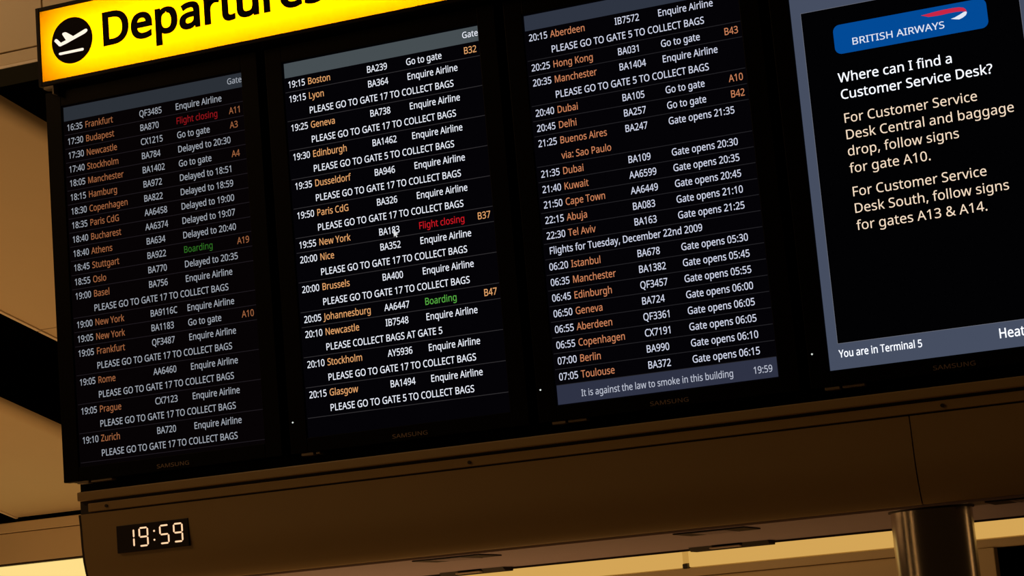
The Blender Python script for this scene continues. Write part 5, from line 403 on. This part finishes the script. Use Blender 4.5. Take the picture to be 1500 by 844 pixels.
# two panels of the raked ceiling, the nearer one of two lengths with an open joint
def ceiling_panel(xl, xr, y0, y1):
    o = raked_panel(xl, xr, y0, y1).build('ceiling', M_tan, smooth=True)
    struct(o)
    e = MB()
    for (ya, yb) in ((y0, y1),):
        v = []
        for y in (ya, yb):
            v += [(xl - 0.012 + SK * (y - 2.033), y, zr(y) - 0.006), (xl + 0.004 + SK * (y - 2.033), y, zr(y) - 0.006),
                  (xl + 0.004 + SK * (y - 2.033), y, zr(y) + 0.04), (xl - 0.012 + SK * (y - 2.033), y, zr(y) + 0.04)]
        e.add(v, [(0, 1, 2, 3), (4, 7, 6, 5), (0, 4, 5, 1), (1, 5, 6, 2), (2, 6, 7, 3), (3, 7, 4, 0)])
    e.build('panel_edge', M_tan_edge, o)
    return o

ceiling_panel(-1.64, -0.412, -2.2, 2.229)
ceiling_panel(-1.64, -0.412, 2.235, 4.0)
ceiling_panel(-3.457, -2.415, -2.2, 4.0)
ceiling_panel(-5.40, -4.23, -2.2, 4.0)

void = MB()
v = []
for y in (1.26, 4.6):
    v += [(-7, y, zr(y) + 0.62), (7, y, zr(y) + 0.62), (7, y, zr(y) + 0.70), (-7, y, zr(y) + 0.70)]
void.add(v, [(0, 1, 2, 3), (4, 7, 6, 5), (0, 4, 5, 1), (1, 5, 6, 2), (2, 6, 7, 3), (3, 7, 4, 0)])
struct(void.build('ceiling_void', M_void))

# upper bulkhead behind the sign: big panels with open joints over a deep edge panel
mb = MB()
xj = -0.8355
for xa, xb in ((-4.6, -3.05), (-3.045, -1.94), (-1.935, xj - 0.003), (xj + 0.003, 0.9), (0.906, 3.6), (3.606, 6.2)):
    mb.box((xa, 1.2, 0.642), (xb, 1.26, 2.6), bev=0.002)
mb.box((-4.6, 1.2, 0.593), (6.2, 1.26, 0.637), bev=0.002)
ub = struct(mb.build('wall_upper', M_tan))
mb = MB(); mb.box((-4.6, 1.2, 0.583), (6.2, 1.206, 0.593)); mb.build('panel_edge', M_tan_edge, ub)
mb = MB(); mb.box((-4.6, 1.206, 0.586), (6.2, 1.40, 0.592)); mb.box((-4.6, 1.215, 0.593), (6.2, 1.255, 2.6)); mb.build('panel_lining', M_dark, ub)

# shop front wall beyond
mb = MB(); mb.box((-6, 4.06, -3.375), (4.5, 4.12, -0.79))
struct(mb.build('wall_back', M_tan))
mb = MB(); mb.box((-6, 4.0, -0.983), (4.5, 4.055, -0.832), bev=0.003)
o = struct(mb.build('trim_2', M_tan))
mb = MB(); mb.box((-6, 4.0, -0.992), (4.5, 4.03, -0.984)); mb.build('shadow_gap', M_dark, o)
mb = MB(); mb.box((-6, 3.985, -0.829), (4.5, 4.055, -0.779), bev=0.004)
struct(mb.build('trim_3', M_tan))
mb = MB(); mb.box((-6, 3.98, -1.372), (4.5, 4.055, -1.335), bev=0.004)
struct(mb.build('trim_4', M_tan))
mb = MB()
for xa, xb in ((-6, -2.2), (-2.194, -0.8), (-0.794, 0.535), (0.541, 1.795)):
    mb.box((xa, 4.0, -3.375), (xb, 4.04, -1.374), bev=0.002)
o = struct(mb.build('wall_shopfront', M_tan))
mb = MB(); mb.box((-6, 4.041, -3.375), (1.8, 4.055, -1.374)); mb.build('panel_lining', M_dark, o)
mb = MB(); mb.box((-9, 4.5, -1.2), (4.5, 4.56, 0.4))
struct(mb.build('wall_void', M_void))

# wall band above the shop fronts, its lighting put in as glow
M_strip = glow('wall_band_glow', rgb(211, 164, 86), 1.0)
M_strip_b = glow('wall_band_glow_bright', rgb(255, 222, 138), 1.0)  # brighter copy for the stronger light on the left stretch
def glow_wall_panel(x0, x1, mat, label):
    t = thing('glow_wall_panel', label, 'wall panel', ((x0 + x1) / 2, 4.02, -1.333), 'wall panels with painted glow above the shop fronts')
    a = MB(); a.box((x0 + 0.004, 4.0, -1.329), (x1 - 0.004, 4.03, -0.995), bev=0.004); a.build('glow_face', mat, t)
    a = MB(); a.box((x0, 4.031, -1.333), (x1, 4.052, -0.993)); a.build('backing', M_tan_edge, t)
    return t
glow_wall_panel(-4.3, -1.9, M_strip_b, 'cream wall panel with painted glow under the tan ledge, left of the clock')
glow_wall_panel(-1.9, 0.507, M_strip, 'amber wall panel with painted glow under the soffit, left of the notched joint')
glow_wall_panel(0.533, 4.2, M_strip, 'amber wall panel with painted glow crossed by the steel column, right of the notched joint')
j = MB(); j.box((0.507, 4.012, -1.31), (0.533, 4.03, -0.995)); j.box((0.509, 3.99, -1.334), (0.531, 4.03, -1.313), 1, bev=0.003)
o = struct(j.build('trim_1', [glow('band_joint_glow', rgb(190, 143, 68)), M_dark]))  # joint of the lit band, given glow in place of light on it

# dark doorway on the right
d1 = MB(); d1.box((1.800, 3.965, -3.375), (1.872, 4.08, -1.372), bev=0.004); d1.box((2.95, 3.965, -3.375), (3.02, 4.08, -1.372), bev=0.004)
dr = struct(d1.build('door_1', M_tan))
a = MB(); a.box((1.872, 4.06, -3.375), (2.95, 4.09, -1.372)); a.build('door_opening', M_void, dr)
a = MB(); a.box((3.02, 4.0, -3.375), (4.5, 4.06, -1.374)); a.build('side_panel', M_tan, dr)

# ---------------------------------------------------------------- the bulkhead that carries the displays
PITCH, W, H, HH, RH = 0.70467, 0.573, 1.0248, 0.04098, 0.04062
BZ = 0.053
XR = 3 * PITCH + W + BZ + 0.03
bh = thing('display_bulkhead', 'long beige overhead bulkhead carrying the row of black flight displays', 'bulkhead', (1.35, 0.5, -1.372))
a = MB(); a.box((-0.045, 0.062, -1.093), (XR, 1.10, 0.28)); a.build('housing', M_black, bh)
a = MB(); a.box((-0.050, 0.022, -1.064), (XR, 0.063, 0.060)); a.build('mounting_board', M_void, bh)
prof = [(0.000, -1.158), (0.004, -1.190), (0.007, -1.245), (0.012, -1.285), (0.021, -1.318), (0.031, -1.343), (0.040, -1.360), (0.046, -1.366)]
full = prof + [(0.075, -1.366), (0.075, -1.158)]
XJ = 2.2865
for xa, xb in ((-0.009, XJ - 0.0015), (XJ + 0.0015, XR)):
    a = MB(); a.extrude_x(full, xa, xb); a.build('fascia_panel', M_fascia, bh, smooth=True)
a = MB(); a.extrude_x([(p[0] + 0.003, p[1]) for p in full], -0.018, -0.0092); a.build('end_trim', M_dark, bh, smooth=True)
a = MB(); a.extrude_x([(p[0] + 0.01, p[1]) for p in full], XJ - 0.004, XJ + 0.004); a.build('joint_strip', M_dark, bh, smooth=True)
a = MB(); a.box((-0.016, -0.004, -1.121), (XR, 0.06, -1.096), bev=0.003); a.build('top_rail', M_fascia, bh)
a = MB(); a.box((0.013, 0.004, -1.153), (XR, 0.06, -1.129), bev=0.002); a.build('lower_rail', M_fascia, bh)
a = MB(); a.box((-0.016, 0.012, -1.158), (XR, 0.062, -1.094)); a.build('shadow_gap', M_dark, bh)
for x, z in ((0.072, -1.141), (1.153, -1.142), (2.367, -1.142)):
    a = MB(); a.disc(x, z, 0.0045, 0.001, 0.006, 20); a.build('screw', M_dark, bh)
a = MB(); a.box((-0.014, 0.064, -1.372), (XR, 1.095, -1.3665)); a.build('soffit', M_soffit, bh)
a = MB(); a.box((-0.014, 1.096, -1.378), (XR, 1.106, -1.30)); a.build('rear_trim', M_dark, bh)

# slot vents let into the soffit
def slot_vent(x0, x1, y0, y1, label, plate=True):
    t = thing('slot_vent', label, 'vent', ((x0 + x1) / 2, (y0 + y1) / 2, -1.376), 'slot vents in the soffit')
    a = MB(); a.box((x0, y0, -1.3755), (x1, y1, -1.3722), bev=0.0012); a.build('frame', M_dark, t)
    wd = x1 - x0
    a = MB(); n = 7
    for i in range(n):
        xa = x0 + wd * (0.27 + 0.46 * i / n)
        a.box((xa, y0 + 0.004, -1.3765), (xa + wd * 0.05, y1 - 0.004, -1.3756))
    a.build('grille', M_soffit, t)
    return t
slot_vent(0.935, 1.125, 0.085, 0.25, 'dark slot vent in the soffit front, leftmost of the three front vents')
slot_vent(1.650, 1.835, 0.085, 0.25, 'dark slot vent in the soffit front, just left of the steel column')
slot_vent(2.425, 2.640, 0.085, 0.25, 'dark slot vent in the soffit front, right of the steel column')

def rear_bar(x0, x1, label):
    t = thing('access_latch', label, 'latch', ((x0 + x1) / 2, 1.05, -1.386), 'latches along the rear edge of the soffit')
    a = MB(); a.extrude_x([(1.00, -1.3722), (1.02, -1.384), (1.085, -1.384), (1.094, -1.3722)], x0, x1); a.build('body', M_dark, t)
    wd = x1 - x0
    a = MB(); a.box((x0 + wd * 0.28, 0.985, -1.3822), (x0 + wd * 0.66, 1.015, -1.3782), bev=0.001); a.build('painted_glint', M_tan_edge, t)  # highlight on the dark bar, made as a pale painted strip
    return t
rear_bar(0.62, 0.83, 'dark latch with painted glint on the soffit rear edge, left of the notched joint')
rear_bar(1.42, 1.66, 'dark latch with painted glint on the soffit rear edge, nearer the steel column')

# steel column
t = thing('support_column', 'round polished steel column rising to the underside of the bulkhead', 'column', (2.283, 0.17, -3.375))
a = MB(); a.cyl((2.283, 0.17), 0.0985, -3.375, -1.3722, 96); a.build('shaft', M_steel, t, smooth=True)
a = MB(); a.cyl((2.283, 0.17), 0.1035, -1.3765, -1.3722, 96); a.build('collar', M_dark, t, smooth=True)

# ---------------------------------------------------------------- lit sign
SX0, SX1, SZ0, SZ1, SY = -0.053, 2.75, 0.062, 0.2945, -0.040
sg = thing('departures_sign', 'illuminated yellow sign with black lettering along the top of the displays', 'sign', (1.35, 0.0, SZ0))
a = MB()
bw = 0.012
a.box((SX0, SY, SZ0), (SX0 + bw, 0.06, SZ1), bev=0.0015); a.box((SX1 - bw, SY, SZ0), (SX1, 0.06, SZ1), bev=0.0015)
a.box((SX0 + bw, SY, SZ0), (SX1 - bw, 0.06, SZ0 + bw), bev=0.0015); a.box((SX0 + bw, SY, SZ1 - bw), (SX1 - bw, 0.06, SZ1), bev=0.0015)
a.build('frame', M_frame, sg)
M_white = surf('white_box_lining', (0.8, 0.8, 0.78), 0.8)
a = MB()
a.box((SX0 + bw, 0.052, SZ0 + bw), (SX1 - bw, 0.058, SZ1 - bw)); a.build('back_plate', M_white, sg)
M_face = bpy.data.materials.new('yellow_translucent_acrylic'); M_face.use_nodes = True
nt = M_face.node_tree; nt.nodes.clear()
tr = nt.nodes.new('ShaderNodeBsdfTranslucent'); tr.inputs[0].default_value = (1.0, 0.36, 0.0, 1)
df = nt.nodes.new('ShaderNodeBsdfDiffuse'); df.inputs[0].default_value = (0.8, 0.36, 0.004, 1)
mx = nt.nodes.new('ShaderNodeMixShader'); mx.inputs[0].default_value = 0.25
ou = nt.nodes.new('ShaderNodeOutputMaterial')
nt.links.new(tr.outputs[0], mx.inputs[1]); nt.links.new(df.outputs[0], mx.inputs[2]); nt.links.new(mx.outputs[0], ou.inputs[0])
a = MB(); a.rect(SX0 + bw - 0.002, SX1 - bw + 0.002, SZ0 + bw - 0.002, SZ1 - bw + 0.002, SY + 0.004); a.build('face', M_face, sg)
M_tube = glow('sign_tube', (1.0, 0.93, 0.80, 1), 12.8)
for x0, x1, zt in ((-0.005, 1.95, 0.150), (-0.005, 1.95, 0.208), (2.0, 2.70, 0.150), (2.0, 2.70, 0.208)):
    b_ = bmesh.new()
    bmesh.ops.create_cone(b_, cap_ends=True, segments=16, radius1=0.013, radius2=0.013, depth=x1 - x0)
    for vt in b_.verts:
        vt.co = ((x0 + x1) / 2 + vt.co.z, 0.030 + vt.co.y, zt + vt.co.x)
    a = MB(); a.from_bm(b_); a.build('lamp_tube', M_tube, sg)
M_ink = surf('black_vinyl', (0.004, 0.001, 0.001), 0.6, spec=0.05)
a = MB()
dx = 0.164 - 0.0
xs = (0.675 - 0.164) / (text_width('Departu', G_BOLD) / 1000 + 0.0)
lsb = min(p[0] for p in G_BOLD['D'][1]) * xs / 1000
put_text(a, 'Departures', 0.164 - lsb, 0.146, xs, 0.0905, SY + 0.0035, g=G_BOLD)
a.build('lettering', M_ink, sg)
a = MB(); a.disc(0.0625, 0.1795, 0.0675, SY + 0.0036, SY + 0.0039, 72); pc = a.build('pictogram_disc', M_ink, sg)
M_icon = glow('white_backlit_vinyl', (1.0, 0.86, 0.70, 1), 1.1)
a = MB()
plane = [(0.007, 0.192), (0.004, 0.187), (0.019, 0.170), (0.023, 0.1685), (0.043, 0.173), (0.105, 0.1915), (0.113, 0.196), (0.115, 0.1995),
         (0.112, 0.2045), (0.106, 0.2045), (0.067, 0.191), (0.046, 0.2055), (0.041, 0.2075), (0.033, 0.2065), (0.031, 0.203), (0.0425, 0.1835), (0.0255, 0.179), (0.015, 0.1905), (0.011, 0.1930)]
a.poly(plane, SY + 0.0033)
a.add([(0.0165, SY + 0.0033, 0.1485), (0.018, SY + 0.0033, 0.1445), (0.022, SY + 0.0033, 0.1430), (0.0965, SY + 0.0033, 0.1430), (0.0995, SY + 0.0033, 0.1450), (0.0995, SY + 0.0033, 0.1490), (0.0960, SY + 0.0033, 0.1510), (0.0200, SY + 0.0033, 0.1505)], [tuple(range(8))])
a.build('aeroplane', M_icon, pc)
a = MB(); a.box((-0.040, -0.036, 0.0525), (-0.006, -0.010, 0.0615), bev=0.002); a.box((-0.014, -0.032, 0.036), (-0.008, -0.010, 0.053), bev=0.0015)
a.build('bracket', M_alu, sg)

# ---------------------------------------------------------------- displays
S1 = [('16:35', 'Frankfurt', 'QF3485', 'Enquire Airline', '', ''), ('17:30', 'Budapest', 'BA870', 'Flight closing', 'A11', ''),
      ('17:30', 'Newcastle', 'CX1215', 'Go to gate', 'A3', ''), ('17:40', 'Stockholm', 'BA784', 'Delayed to 20:30', '', ''),
      ('18:05', 'Manchester', 'BA1402', 'Go to gate', 'A4', ''), ('18:15', 'Hamburg', 'BA972', 'Delayed to 18:51', '', ''),
      ('18:30', 'Copenhagen', 'BA822', 'Delayed to 18:59', '', ''), ('18:35', 'Paris CdG', 'AA6458', 'Delayed to 19:00', '', ''),
      ('18:40', 'Bucharest', 'AA6374', 'Delayed to 19:07', '', ''), ('18:40', 'Athens', 'BA634', 'Delayed to 20:40', '', ''),
      ('18:45', 'Stuttgart', 'BA922', 'Boarding', 'A19', ''), ('18:55', 'Oslo', 'BA770', 'Delayed to 20:35', '', ''),
      ('19:00', 'Basel', 'BA756', 'Enquire Airline', '', '17'), ('19:00', 'New York', 'BA9116C', 'Enquire Airline', '', ''),
      ('19:05', 'New York', 'BA1183', 'Go to gate', 'A10', ''), ('19:05', 'Frankfurt', 'QF3487', 'Enquire Airline', '', '17'),
      ('19:05', 'Rome', 'AA6460', 'Enquire Airline', '', '17'), ('19:05', 'Prague', 'CX7123', 'Enquire Airline', '', '17'),
      ('19:10', 'Zurich', 'BA720', 'Enquire Airline', '', '17')]
S2 = [('19:15', 'Boston', 'BA239', 'Go to gate', 'B32', ''), ('19:15', 'Lyon', 'BA364', 'Enquire Airline', '', '17'),
      ('19:25', 'Geneva', 'BA738', 'Enquire Airline', '', '17'), ('19:30', 'Edinburgh', 'BA1462', 'Enquire Airline', '', '5'),
      ('19:35', 'Dusseldorf', 'BA946', 'Enquire Airline', '', '17'), ('19:50', 'Paris CdG', 'BA326', 'Enquire Airline', '', '17'),
      ('19:55', 'New York', 'BA183', 'Flight closing', 'B37', ''), ('20:00', 'Nice', 'BA352', 'Enquire Airline', '', '17'),
      ('20:00', 'Brussels', 'BA400', 'Enquire Airline', '', '17'), ('20:05', 'Johannesburg', 'AA6447', 'Boarding', 'B47', ''),
      ('20:10', 'Newcastle', 'IB7548', 'Enquire Airline', '', 'PLEASE COLLECT BAGS AT GATE 5'), ('20:10', 'Stockholm', 'AY5936', 'Enquire Airline', '', '17'),
      ('20:15', 'Glasgow', 'BA1494', 'Enquire Airline', '', '5')]
S3 = [('20:15', 'Aberdeen', 'IB7572', 'Enquire Airline', '', '5'), ('20:25', 'Hong Kong', 'BA031', 'Go to gate', 'B43', ''),
      ('20:35', 'Manchester', 'BA1404', 'Enquire Airline', '', '5'), ('20:40', 'Dubai', 'BA105', 'Go to gate', 'A10', ''),
      ('20:45', 'Delhi', 'BA257', 'Go to gate', 'B42', ''), ('21:25', 'Buenos Aires', 'BA247', 'Gate opens 21:35', '', 'via'),
      ('21:35', 'Dubai', 'BA109', 'Gate opens 20:30', '', ''), ('21:40', 'Kuwait', 'AA6599', 'Gate opens 20:35', '', ''),
      ('21:50', 'Cape Town', 'AA6449', 'Gate opens 20:45', '', ''), ('22:15', 'Abuja', 'BA083', 'Gate opens 21:10', '', ''),
      ('22:30', 'Tel Aviv', 'BA163', 'Gate opens 21:25', '', ''), 'date',
      ('06:20', 'Istanbul', 'BA678', 'Gate opens 05:30', '', ''), ('06:35', 'Manchester', 'BA1382', 'Gate opens 05:45', '', ''),
      ('06:45', 'Edinburgh', 'QF3457', 'Gate opens 05:55', '', ''), ('06:50', 'Geneva', 'BA724', 'Gate opens 06:00', '', ''),
      ('06:55', 'Aberdeen', 'QF3361', 'Gate opens 06:05', '', ''), ('06:55', 'Copenhagen', 'CX7191', 'Gate opens 06:05', '', ''),
      ('07:00', 'Berlin', 'BA990', 'Gate opens 06:10', '', ''), ('07:05', 'Toulouse', 'BA372', 'Gate opens 06:15', '', '')]

M_label = surf('pale_label', (0.28, 0.23, 0.18), 0.4)
M_led = glow('standby_lamp', (0.8, 0.85, 0.8, 1), 0.9)

def monitor(i, label, lamp=True, mark=(-0.02, 0.075)):
    x0 = i * PITCH
    t = thing('flight_display', label, 'display', (x0 + W / 2, 0.02, -1.066), 'portrait flight displays in the bulkhead')
    a = MB()
    xl, xr, zb, zt, yf, yb = x0 - BZ, x0 + W + BZ, -1.066, 0.049, -0.008, 0.021
    e = 0.003
    a.box((xl, yf, zb), (x0 - e, yb, zt), bev=0.0015); a.box((x0 + W + e, yf, zb), (xr, yb, zt), bev=0.0015)
    a.box((x0 - e, yf, zb), (x0 + W + e, yb, -H - e), bev=0.0015); a.box((x0 - e, yf, e), (x0 + W + e, yb, zt), bev=0.0015)
    bz = a.build('bezel', M_black, t)
    a = MB(); put_text(a, 'SAMSUNG', x0 + 0.243, -1.0580, 0.0150, 0.0105, yf - 0.0004); a.build('maker_lettering', M_print, bz)
    if lamp:
        a = MB(); a.disc(x0 - 0.0415, -0.982, 0.0022, yf - 0.001, yf + 0.001, 16); a.build('standby_light', M_led, bz)
    a = MB(); a.box((x0 + mark[0], -0.006, -1.0735), (x0 + mark[0] + 0.036, 0.02, -1.0665), bev=0.001); a.box((x0 + mark[0] + 0.043, -0.004, -1.0725), (x0 + mark[1], 0.02, -1.0665), bev=0.001)
    a.build('control_strip', M_label, t)
    return t, x0

COLS = [0.0083, 0.0680, 0.2450, 0.3610, 0.5280]
YT = -0.0007
def flight_screen(i, label, rows, white, orange, red, green, head, line, base, mark, footer=False, gate_word=True, k=1.0, lamp=True):
    t, x0 = monitor(i, label, lamp, mark)
    pre = 'screen_%s_' % 'abcd'[i]
    mw, mo, mr, mg = glow(pre + 'white', rgb(*white), k), glow(pre + 'orange', rgb(*orange), k), glow(pre + 'red', rgb(*red), k), glow(pre + 'green', rgb(*green), k)
    mh, ml, mb_ = glow(pre + 'bar', rgb(*head)), glow(pre + 'line', rgb(*line)), glow(pre + 'dark', rgb(*base))
    mats = [mw, mo, mr, mg, ml]
    a = MB(); a.box((x0 - 0.003, 0.0, -H - 0.003), (x0 + W + 0.003, 0.02, 0.003)); scr = a.build('screen', mb_, t)
    a = MB(); a.rect(x0, x0 + W, -HH, 0, -0.0004, 0)
    if gate_word:
        put_text(a, 'Gate', x0 + 0.527, -0.0265, 0.0150, 0.0165, YT, 1)
    a.build('header_bar', [mh, mw], scr)
    cap = 0.0182
    r = 0
    for row in rows:
        a = MB()
        z = -0.0700 - r * RH
        if row == 'date':
            put_text(a, 'Flights for Tuesday, December 22nd 2009', x0 + 0.0125, z + 0.001, 0.0150, cap, YT, 0)
            nm = 'date_row'; n = 1
        else:
            tm, dest, fl, st, gt, msg = row
            put_text(a, tm, x0 + COLS[0], z, 0.0147, cap, YT, 0)
            put_text(a, dest, x0 + COLS[1], z, 0.0150, cap, YT, 1)
            put_text(a, fl, x0 + COLS[2], z, 0.0146, cap, YT, 0)
            put_text(a, st, x0 + COLS[3], z, 0.0152, cap, YT, 2 if st == 'Flight closing' else 3 if st == 'Boarding' else 0)
            if gt:
                put_text(a, gt, x0 + COLS[4], z, 0.0150, cap, YT, 1)
            nm = 'flight_row'; n = 1
            if msg == 'via':
                put_text(a, 'via: Sao Paulo', x0 + 0.069, z - RH, 0.0150, cap, YT, 1); n = 2
            elif msg:
                s = msg if len(msg) > 3 else 'PLEASE GO TO GATE %s TO COLLECT BAGS' % msg
                put_text(a, s, x0 + 0.0670, z - RH, 0.01535, cap, YT, 0); n = 2
        r += n
        zl = -HH - r * RH
        a.rect(x0, x0 + W, zl - 0.0009, zl + 0.0009, -0.0005, 4)
        a.build(nm, mats, scr)
    if footer:
        mf, mft = glow(pre + 'footer', rgb(46, 50, 68)), glow(pre + 'footer_text', rgb(185, 190, 205), 1.0)
        a = MB(); a.rect(x0, x0 + W, -H, -HH - 23 * RH - 0.0005, -0.0006, 0)
        put_text(a, 'It is against the law to smoke in this building', x0 + 0.0640, -1.0105, 0.01360, 0.0170, -0.0009, 1)
        put_text(a, '19:59', x0 + 0.5120, -1.0105, 0.0137, 0.0170, -0.0009, 1)
        a.build('footer_bar', [mf, mft], scr)
    return t, scr, x0

flight_screen(0, 'dimmest flight display, listing departures from 16:35 to 19:10, above the clock', S1,
              (170, 176, 186), (168, 104, 66), (150, 22, 28), (48, 112, 36), (43, 48, 55), (30, 26, 30), (6, 3, 4), (-0.011, 0.098), k=0.85, lamp=False)
t2, scr2, xx = flight_screen(1, 'flight display listing departures from 19:15 to 20:15, with a mouse pointer on it', S2,
              (228, 232, 242), (218, 156, 100), (190, 22, 32), (80, 160, 62), (70, 78, 82), (46, 44, 46), (4, 3, 6), (-0.024, 0.03), k=1.1)
a = MB()
c = Vector((0.2883, -0.5090))
a.poly([(xx + c.x + p[0] * 0.0016, c.y - p[1] * 0.0016) for p in ((0, 0), (0, 11), (2.6, 8.6), (4.4, 12.6), (6.2, 11.8), (4.5, 8), (8, 7.8))], -0.0011)
a.build('mouse_pointer', glow('pointer_white', rgb(225, 225, 225)), scr2)
flight_screen(2, 'flight display listing departures from 20:15 to 07:05 over a grey footer line', S3,
              (215, 220, 240), (205, 130, 90), (170, 30, 34), (70, 150, 60), (46, 52, 65), (34, 33, 36), (4, 3, 6), (-0.019, 0.073), footer=True, k=0.95)

# information display
t4, x4 = monitor(3, 'information display with a blue badge at the top and pale yellow directions text', True, (-0.02, 0.077))
M_i_frame, M_i_dark = glow('info_frame', rgb(70, 78, 97)), glow('info_dark', rgb(2, 2, 3))
M_i_white, M_i_cream = glow('info_white', rgb(240, 244, 252), 1.2), glow('info_cream', rgb(238, 214, 188), 1.1)
M_i_blue, M_i_red, M_i_pale = glow('info_blue', rgb(2, 74, 150)), glow('info_red', rgb(200, 38, 70)), glow('info_pale', rgb(225, 232, 245))
M_i_edge = glow('info_edge', rgb(105, 108, 120))
a = MB(); a.box((x4 - 0.003, 0.0, -H - 0.003), (x4 + W + 0.003, 0.02, 0.003)); s4 = a.build('screen', M_i_frame, t4)
a = MB(); a.rect(x4 + 0.0225, x4 + 0.5500, -0.9635, -0.1335, -0.0004, 0)
a.rect(x4 + 0.0215, x4 + 0.5510, -0.9645, -0.1325, -0.0003, 1)
a.build('message_panel', [M_i_dark, M_i_edge], s4)
def rrect(x0, x1, z0, z1, r, n=8):
    p = []
    for cx, cz, a0 in ((x1 - r, z1 - r, 0), (x0 + r, z1 - r, 90), (x0 + r, z0 + r, 180), (x1 - r, z0 + r, 270)):
        for q in range(n + 1):
            t_ = math.radians(a0 + 90 * q / n)
            p.append((cx + r * math.cos(t_), cz + r * math.sin(t_)))
    return p
a = MB(); a.poly(rrect(x4 + 0.0975, x4 + 0.4725, -0.2530, -0.1790, 0.017), -0.0006, mi=0)
a.poly([(x4 + p[0], p[1]) for p in RIBBON_RED], -0.0009, mi=1)
a.poly([(x4 + p[0], p[1]) for p in RIBBON_WHITE], -0.0010, mi=2)
s = 'BRITISH AIRWAYS'
put_text(a, s, x4 + 0.1400, -0.2355, 0.229 / text_width(s) * 1000, 0.0172, -0.0010, 2)
a.build('airline_badge', [M_i_blue, M_i_red, M_i_pale], s4)
for name, mat, lines in (('title_text', M_i_white, [('Where can I find a', 0.0965, -0.3240, 0.281), ('Customer Service Desk?', 0.0975, -0.3665, 0.371)]),
                         ('body_text', M_i_cream, [('For Customer Service', 0.0980, -0.4265, 0.327), ('Desk Central and baggage', 0.0980, -0.4680, 0.409), ('drop, follow signs', 0.0985, -0.5095, 0.273), ('for gate A10.', 0.0990, -0.5525, 0.200)]),
                         ('body_text', M_i_cream, [('For Customer Service', 0.0980, -0.6110, 0.327), ('Desk South, follow signs', 0.0985, -0.6525, 0.374), ('for gates A13 & A14.', 0.1000, -0.6950, 0.317)])):
    a = MB()
    for s, x, z, wd in lines:
        put_text(a, s, x4 + x, z, wd / text_width(s) * 1000, 0.0235, -0.0007, g=G_REG if name == 'title_text' else G_THIN)
    a.build(name, mat, s4)
a = MB()
put_text(a, 'You are in Terminal 5', x4 + 0.0225, -0.9980, 0.202 / text_width('You are in Terminal 5') * 1000, 0.0180, -0.0007, g=G_MED)
a.build('footer_text', M_i_white, s4)
a = MB(); put_text(a, 'Heathrow', x4 + 0.4040, -1.0015, 0.0196, 0.0225, -0.0007, g=G_MED); a.build('footer_text', M_i_white, s4)

# ---------------------------------------------------------------- clock
ck = thing('wall_clock', 'red LED digital clock reading 19:59 set in the beige fascia', 'clock', (0.21, 0.0, -1.2745))
M_case = surf('dark_red_window', (0.010, 0.003, 0.004), 0.35, spec=0.25)
a = MB(); a.box((0.0995, 0.003, -1.2745), (0.3235, 0.03, -1.2000), bev=0.0012); a.build('case', M_case, ck)
M_seg = glow('led_segment', (1.0, 0.62, 0.36, 1), 1.15)
def seg(mb, p, q, w_=0.0022):
    """one LED bar with pointed ends between two points in the x-z plane"""
    p, q = Vector(p), Vector(q)
    d = (q - p).normalized(); n = Vector((-d.y, d.x)) * w_
    p = p + d * 0.0012; q = q - d * 0.0012
    o = [p, p + d * w_ + n, q - d * w_ + n, q, q - d * w_ - n, p + d * w_ - n]
    mb.poly([(c_.x, c_.y) for c_ in o], 0.0022, 0.003)
def digit(ch, x0, x1, z0, z1):
    zm = (z0 + z1) / 2
    A, B, C, D, E, F = (x0, z1), (x1, z1), (x1, zm), (x1, z0), (x0, z0), (x0, zm)
    S = {'a': (A, B), 'b': (B, C), 'c': (C, D), 'd': (E, D), 'e': (F, E), 'f': (A, F), 'g': (F, C)}
    m_ = MB()
    for k_ in {'1': 'bc', '9': 'abcdfg', '5': 'acdfg'}[ch]:
        seg(m_, *S[k_])
    m_.build('digit', M_seg, ck)
digit('1', 0.128, 0.1535, -1.2610, -1.2130)
digit('9', 0.1715, 0.1970, -1.2610, -1.2125)
digit('5', 0.2360, 0.2620, -1.2605, -1.2125)
digit('9', 0.2790, 0.3045, -1.2600, -1.2120)
a = MB(); a.disc(0.2178, -1.2245, 0.0026, 0.0022, 0.003, 20); a.disc(0.2174, -1.2485, 0.0026, 0.0022, 0.003, 20); a.build('colon', M_seg, ck)
